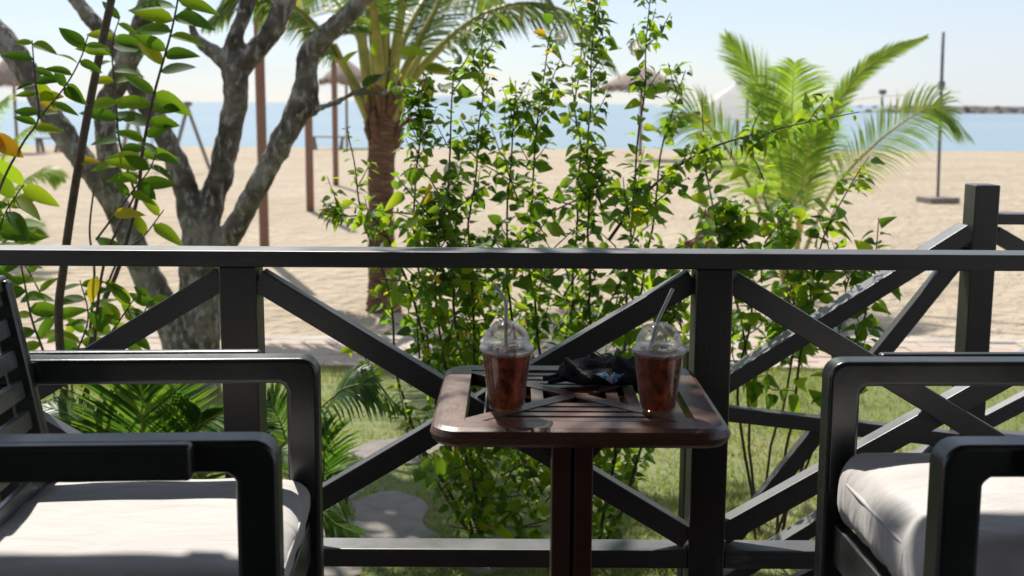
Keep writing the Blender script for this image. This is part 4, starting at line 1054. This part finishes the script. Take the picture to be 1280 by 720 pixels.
# ------------------------------------------------------------------ things on the beach
for (px, py, tpy, wpx, lab) in ((331, 322, -60, 6.2, 'tall brown wooden pole standing on the sand behind the forked tree'), (388, 264, -40, 5.0, 'tall brown wooden pole on the sand between the tree and the thatched parasol pole'), (420, 232, 60, 3.6, 'brown wooden pole on the sand in front of a thatched parasol')):
    b = at_z(px, py); t = at_y(px, tpy, b.y)
    P = [b + (Vector((b.x, b.y, t.z)) - b) * k / 8 - Vector((0, 0, .03 if k == 0 else 0)) for k in range(9)]
    o = MB().tube(P, [wpx * b.y / F_PX * (1 + .06 * mnoise.noise(Vector((k * 3.1, px, 0)))) for k in range(9)], 12, lump=.05).build('wooden_pole', M_beach_pole, smooth=True)
    tag(o, lab, 'pole', 'wooden poles on the sand')
def parasol(px, base_py, top_py, rim_py, half_px, lab, mat, polemat, name, shag=True, pr=.05):
    b = at_z(px, base_py); Y = b.y; zt = at_y(px, top_py, Y).z; zr = at_y(px, rim_py, Y).z; rad = half_px * Y / F_PX
    t = thing(name, b, lab, 'parasol', 'thatched beach parasols' if shag else None)
    MB().tube([b - Vector((0, 0, .03)), Vector((b.x, b.y, zt - .05))], pr, 10).build('pole', polemat, t, smooth=True)
    r = random.Random(int(px)); n = 40; rows_ = [(.03, zt), (.35, zt - (zt - zr) * .30), (.7, zt - (zt - zr) * .66), (1, zr)]
    m = MB(); vs_ = []
    for u, z in rows_:
        for k in range(n):
            j = (1 + (.07 * r.uniform(-1, 1) if u > .6 else 0)) if shag else 1
            a = 2 * math.pi * k / n
            if not shag: j = 1 / max(abs(math.cos(((a + math.pi / 4) % (math.pi / 2)) - math.pi / 4)), .72) * .72
            vs_.append(Vector((b.x + rad * u * j * math.cos(a), b.y + rad * u * j * math.sin(a), z - (r.uniform(0, .12) if shag and u == 1 else 0))))
    L = len(rows_); fs = [(i * n + k, (i + 1) * n + k, (i + 1) * n + (k + 1) % n, i * n + (k + 1) % n) for i in range(L - 1) for k in range(n)]
    inner = [v - Vector((0, 0, .07 if shag else .02)) for v in vs_]; q = len(vs_)
    fs += [tuple(q + i for i in f[::-1]) for f in fs] + [((L - 1) * n + k, q + (L - 1) * n + k, q + (L - 1) * n + (k + 1) % n, (L - 1) * n + (k + 1) % n) for k in range(n)]
    m.add(vs_ + inner, fs); m.build('canopy', mat, t, smooth=shag)
    if shag:
        fr = MB()
        for k in range(260):
            a = r.uniform(0, 6.28); rr_ = rad * r.uniform(.9, 1.02); p = Vector((b.x + rr_ * math.cos(a), b.y + rr_ * math.sin(a), zr + .03))
            fr.add([p, p + Vector((.03, .02, 0)), p + Vector((.02 * math.cos(a), .02 * math.sin(a), -r.uniform(.12, .3)))], [(0, 1, 2)])
        fr.build('fringe', mat, t, kind='stuff')
    else:
        MB().lathe([(.0, zt + .02), (.05, zt + .06), (.10, zt - .01)], (b.x, b.y, 0), 12).build('cap', M_beach_pole, t, smooth=True)
        m = MB(); 
        for k in range(n):
            a, a2_ = 2 * math.pi * k / n, 2 * math.pi * (k + 1) / n
        for i in range(4):
            a = math.pi / 4 + i * math.pi / 2
            MB().bar((b.x, b.y, zr + (zt - zr) * .25), (b.x + rad * .98 * math.cos(a), b.y + rad * .98 * math.sin(a), zr - .035), .03, .03, (0, 0, 1)).build('rib', M_beach_pole, t)
    return t
parasol(434, 184, 74, 100, 33, 'thatched parasol on a thin pole behind the wooden poles by the sea', M_thatch, M_beach_pole, 'thatched_parasol')
parasol(800, 198, 82, 108, 48, 'large thatched parasol above the sand behind the tall hibiscus shoots', M_thatch, M_beach_pole, 'thatched_parasol')
parasol(22, 190, 66, 102, 36, 'thatched parasol beyond the leftmost tree limb and leaning stick', M_thatch, M_beach_pole, 'thatched_parasol')
parasol(920, 208, 104, 148, 90, 'white canvas parasol with wooden pole behind the young palm', M_white, M_beach_pole, 'white_parasol', False, .045)

vb = at_z(1172, 254); vt = at_y(1179, 40, vb.y)
vp = thing('net_pole', vb, 'thin dark net pole standing on a flat square base on the open sand', 'pole')
MB().tube([vb, vb.lerp(vt, .5), vt], [.026, .03, .03], 10).build('pole', M_steel, vp, smooth=True)
MB().box((vb.x, vb.y, vb.z + .05), (.56, .5, .12), Matrix.Rotation(.2, 3, 'Z')).build('base', M_greywood, vp, bevel=.01)
MB().box((at_y(1177, 106, vb.y)), (.09, .09, .12)).build('cleat', M_steel, vp)
nl = [at_y(1176, 108, vb.y), at_y(1140, 117, vb.y + 1.0), at_y(1100, 121, vb.y + 2.0), at_y(1060, 124, vb.y + 3.0), at_y(1000, 122, vb.y + 4.5), at_y(935, 112, vb.y + 6)]
ne = thing('net_rope', nl[-1], 'sagging pale net rope tied to the thin net pole', 'rope')
MB().tube(smooth_path(nl, 5), .010, 6).build('rope', M_white, ne, smooth=True)
e = nl[-1]; MB().tube([e, Vector((e.x, e.y, GROUND))], .03, 8).build('end_pole', M_steel, ne, smooth=True)

# distant breakwater with a beacon
DB = 330.0
bw = thing('breakwater', (at_y(1300, 136, DB).x, DB, SEA), 'long low rock breakwater on the sea horizon', 'breakwater')
xa, xb = at_y(1062, 136, DB).x, 420; r = random.Random(12); n = 70; m = MB(); vs_ = []
for i in range(n + 1):
    x = xa + (xb - xa) * i / n; h = 2.1 * min(1, i / 4) * (1 + .2 * r.uniform(-1, 1))
    vs_ += [Vector((x, DB - 6 + r.uniform(-1, 1), SEA - .5)), Vector((x, DB - 2, SEA + h)), Vector((x, DB + 2, SEA + h * r.uniform(.9, 1.1))), Vector((x, DB + 7, SEA - .5))]
m.add(vs_, [(i * 4 + j, (i + 1) * 4 + j, (i + 1) * 4 + j + 1, i * 4 + j + 1) for i in range(n) for j in range(3)] + [(0, 1, 2, 3)])
m.build('rubble_bank', M_rock, bw)
rk = MB()
for k in range(300):
    x = r.uniform(xa + 2, xb); ellipsoid(rk, (x, DB - r.uniform(1, 5), SEA + r.uniform(.2, 1.7)), (r.uniform(.4, 1.1), r.uniform(.4, 1.0), r.uniform(.25, .5)), r.uniform(0, 3), 6)
rk.build('rocks', M_rock, bw, kind='stuff')
bx_ = at_y(1103, 120, DB); bc = thing('beacon', (bx_.x, DB, SEA + 2), 'small beacon tower on the end of the breakwater', 'beacon')
MB().tube([(bx_.x, DB, SEA + 1.8), (bx_.x, DB, at_y(1103, 118, DB).z)], [.35, .22], 8).build('mast', M_steel, bc, smooth=True)
MB().box((bx_.x, DB, at_y(1103, 115, DB).z), (1.6, 1.6, 1.2)).build('lantern', M_steel, bc)
# far coast
fh = MB(); r = random.Random(9); vs_ = []; n = 60; x0_, x1_ = at_y(430, 125, 7000).x, at_y(640, 125, 7000).x
for i in range(n + 1):
    x = x0_ + (x1_ - x0_) * i / n; u = i / n; h = 55 * math.sin(math.pi * u) ** .7 * (.8 + .5 * mnoise.noise(Vector((u * 6, 1, 0))))
    vs_ += [Vector((x, 6900, SEA - 2)), Vector((x, 7000, SEA + h)), Vector((x, 7300, SEA - 2))]
fh.add(vs_, [(i * 3 + j, (i + 1) * 3 + j, (i + 1) * 3 + j + 1, i * 3 + j + 1) for i in range(n) for j in range(2)])
structure(fh.build('far_hills', simple('hazy_far_coast', (.25, .33, .38), .9, .1), smooth=True))  # distance haze is put into the even blue-grey colour

# benches, swing frame and a low boat on the sand
def bench(px, py, wpx, lab):
    b = at_z(px, py); W_ = wpx * b.y / F_PX; t = thing('beach_bench', b, lab, 'bench', 'wooden benches by the sea')
    for k in range(3): MB().box((b.x, b.y + (k - 1) * .17, b.z + .46), (W_, .14, .045)).build('seat_plank', M_greywood, t)
    for s in (-1, 1):
        for q in (-1, 1): MB().bar((b.x + s * W_ * .36, b.y + q * .22, b.z), (b.x + s * W_ * .42 - s * q * .02, b.y + q * .1, b.z + .44), .09, .09).build('leg', M_greywood, t)
bench(410, 187, 44, 'low grey wooden bench near the waterline between two brown poles')
bench(62, 190, 30, 'low grey wooden bench near the waterline beyond the leftmost tree limb')
bench(158, 200, 34, 'low wooden bench by the waterline behind the tree stems')
sw = at_z(222, 214); t = thing('swing_frame', sw, 'thin wooden swing frame on the beach seen between the tree stems', 'swing')
for (a, b_) in (((212, 218), (236, 128)), ((264, 216), (232, 128)), ((150, 206), (166, 128)), ((184, 206), (164, 128))):
    p0 = at_z(*a); MB().bar(p0, at_y(b_[0], b_[1], sw.y), .07, .07).build('leg', M_greywood, t)
MB().bar(at_y(160, 130, sw.y), at_y(240, 130, sw.y), .08, .08).build('crossbar', M_greywood, t)
for x in (190, 206): MB().tube([at_y(x, 131, sw.y), at_y(x, 190, sw.y)], .015, 5).build('rope', M_greywood, t)
MB().bar(at_y(187, 190, sw.y), at_y(209, 190, sw.y), .25, .04).build('seat', M_greywood, t)
sk = at_z(880, 312); t = thing('tree_stump', sk, 'weathered brown tree stump on the sand behind the hibiscus', 'stump')
P = [sk + Vector((0, 0, z)) + Vector((x, 0, 0)) for x, z in ((0, -.03), (.0, .12), (.03, .28), (.05, .42), (.06, .46))]
MB().tube(P, [.17, .12, .10, .10, .07], 16, lump=.3).build('trunk', M_fibre, t, smooth=True)
MB().tube([sk + Vector((-.05, 0, .02)), sk + Vector((-.22, -.05, .08)), sk + Vector((-.34, -.08, 0))], [.06, .05, .02], 8, lump=.3).build('root', M_fibre, t, smooth=True)
gb = at_z(1050, 446); t = thing('garden_bollard', gb, 'short grey garden bollard light at the edge of the paving', 'bollard')
MB().lathe([(.0, -.02), (.055, -.02), (.055, .20), (.05, .205), (.0, .205)], gb, 20).build('column', M_pot, t, smooth=False, bevel=.003)
MB().lathe([(.0, .212), (.035, .212), (.035, .245), (.062, .25), (.062, .275), (.05, .29), (.0, .295)], gb, 20).build('cap', M_pot, t, smooth=True)
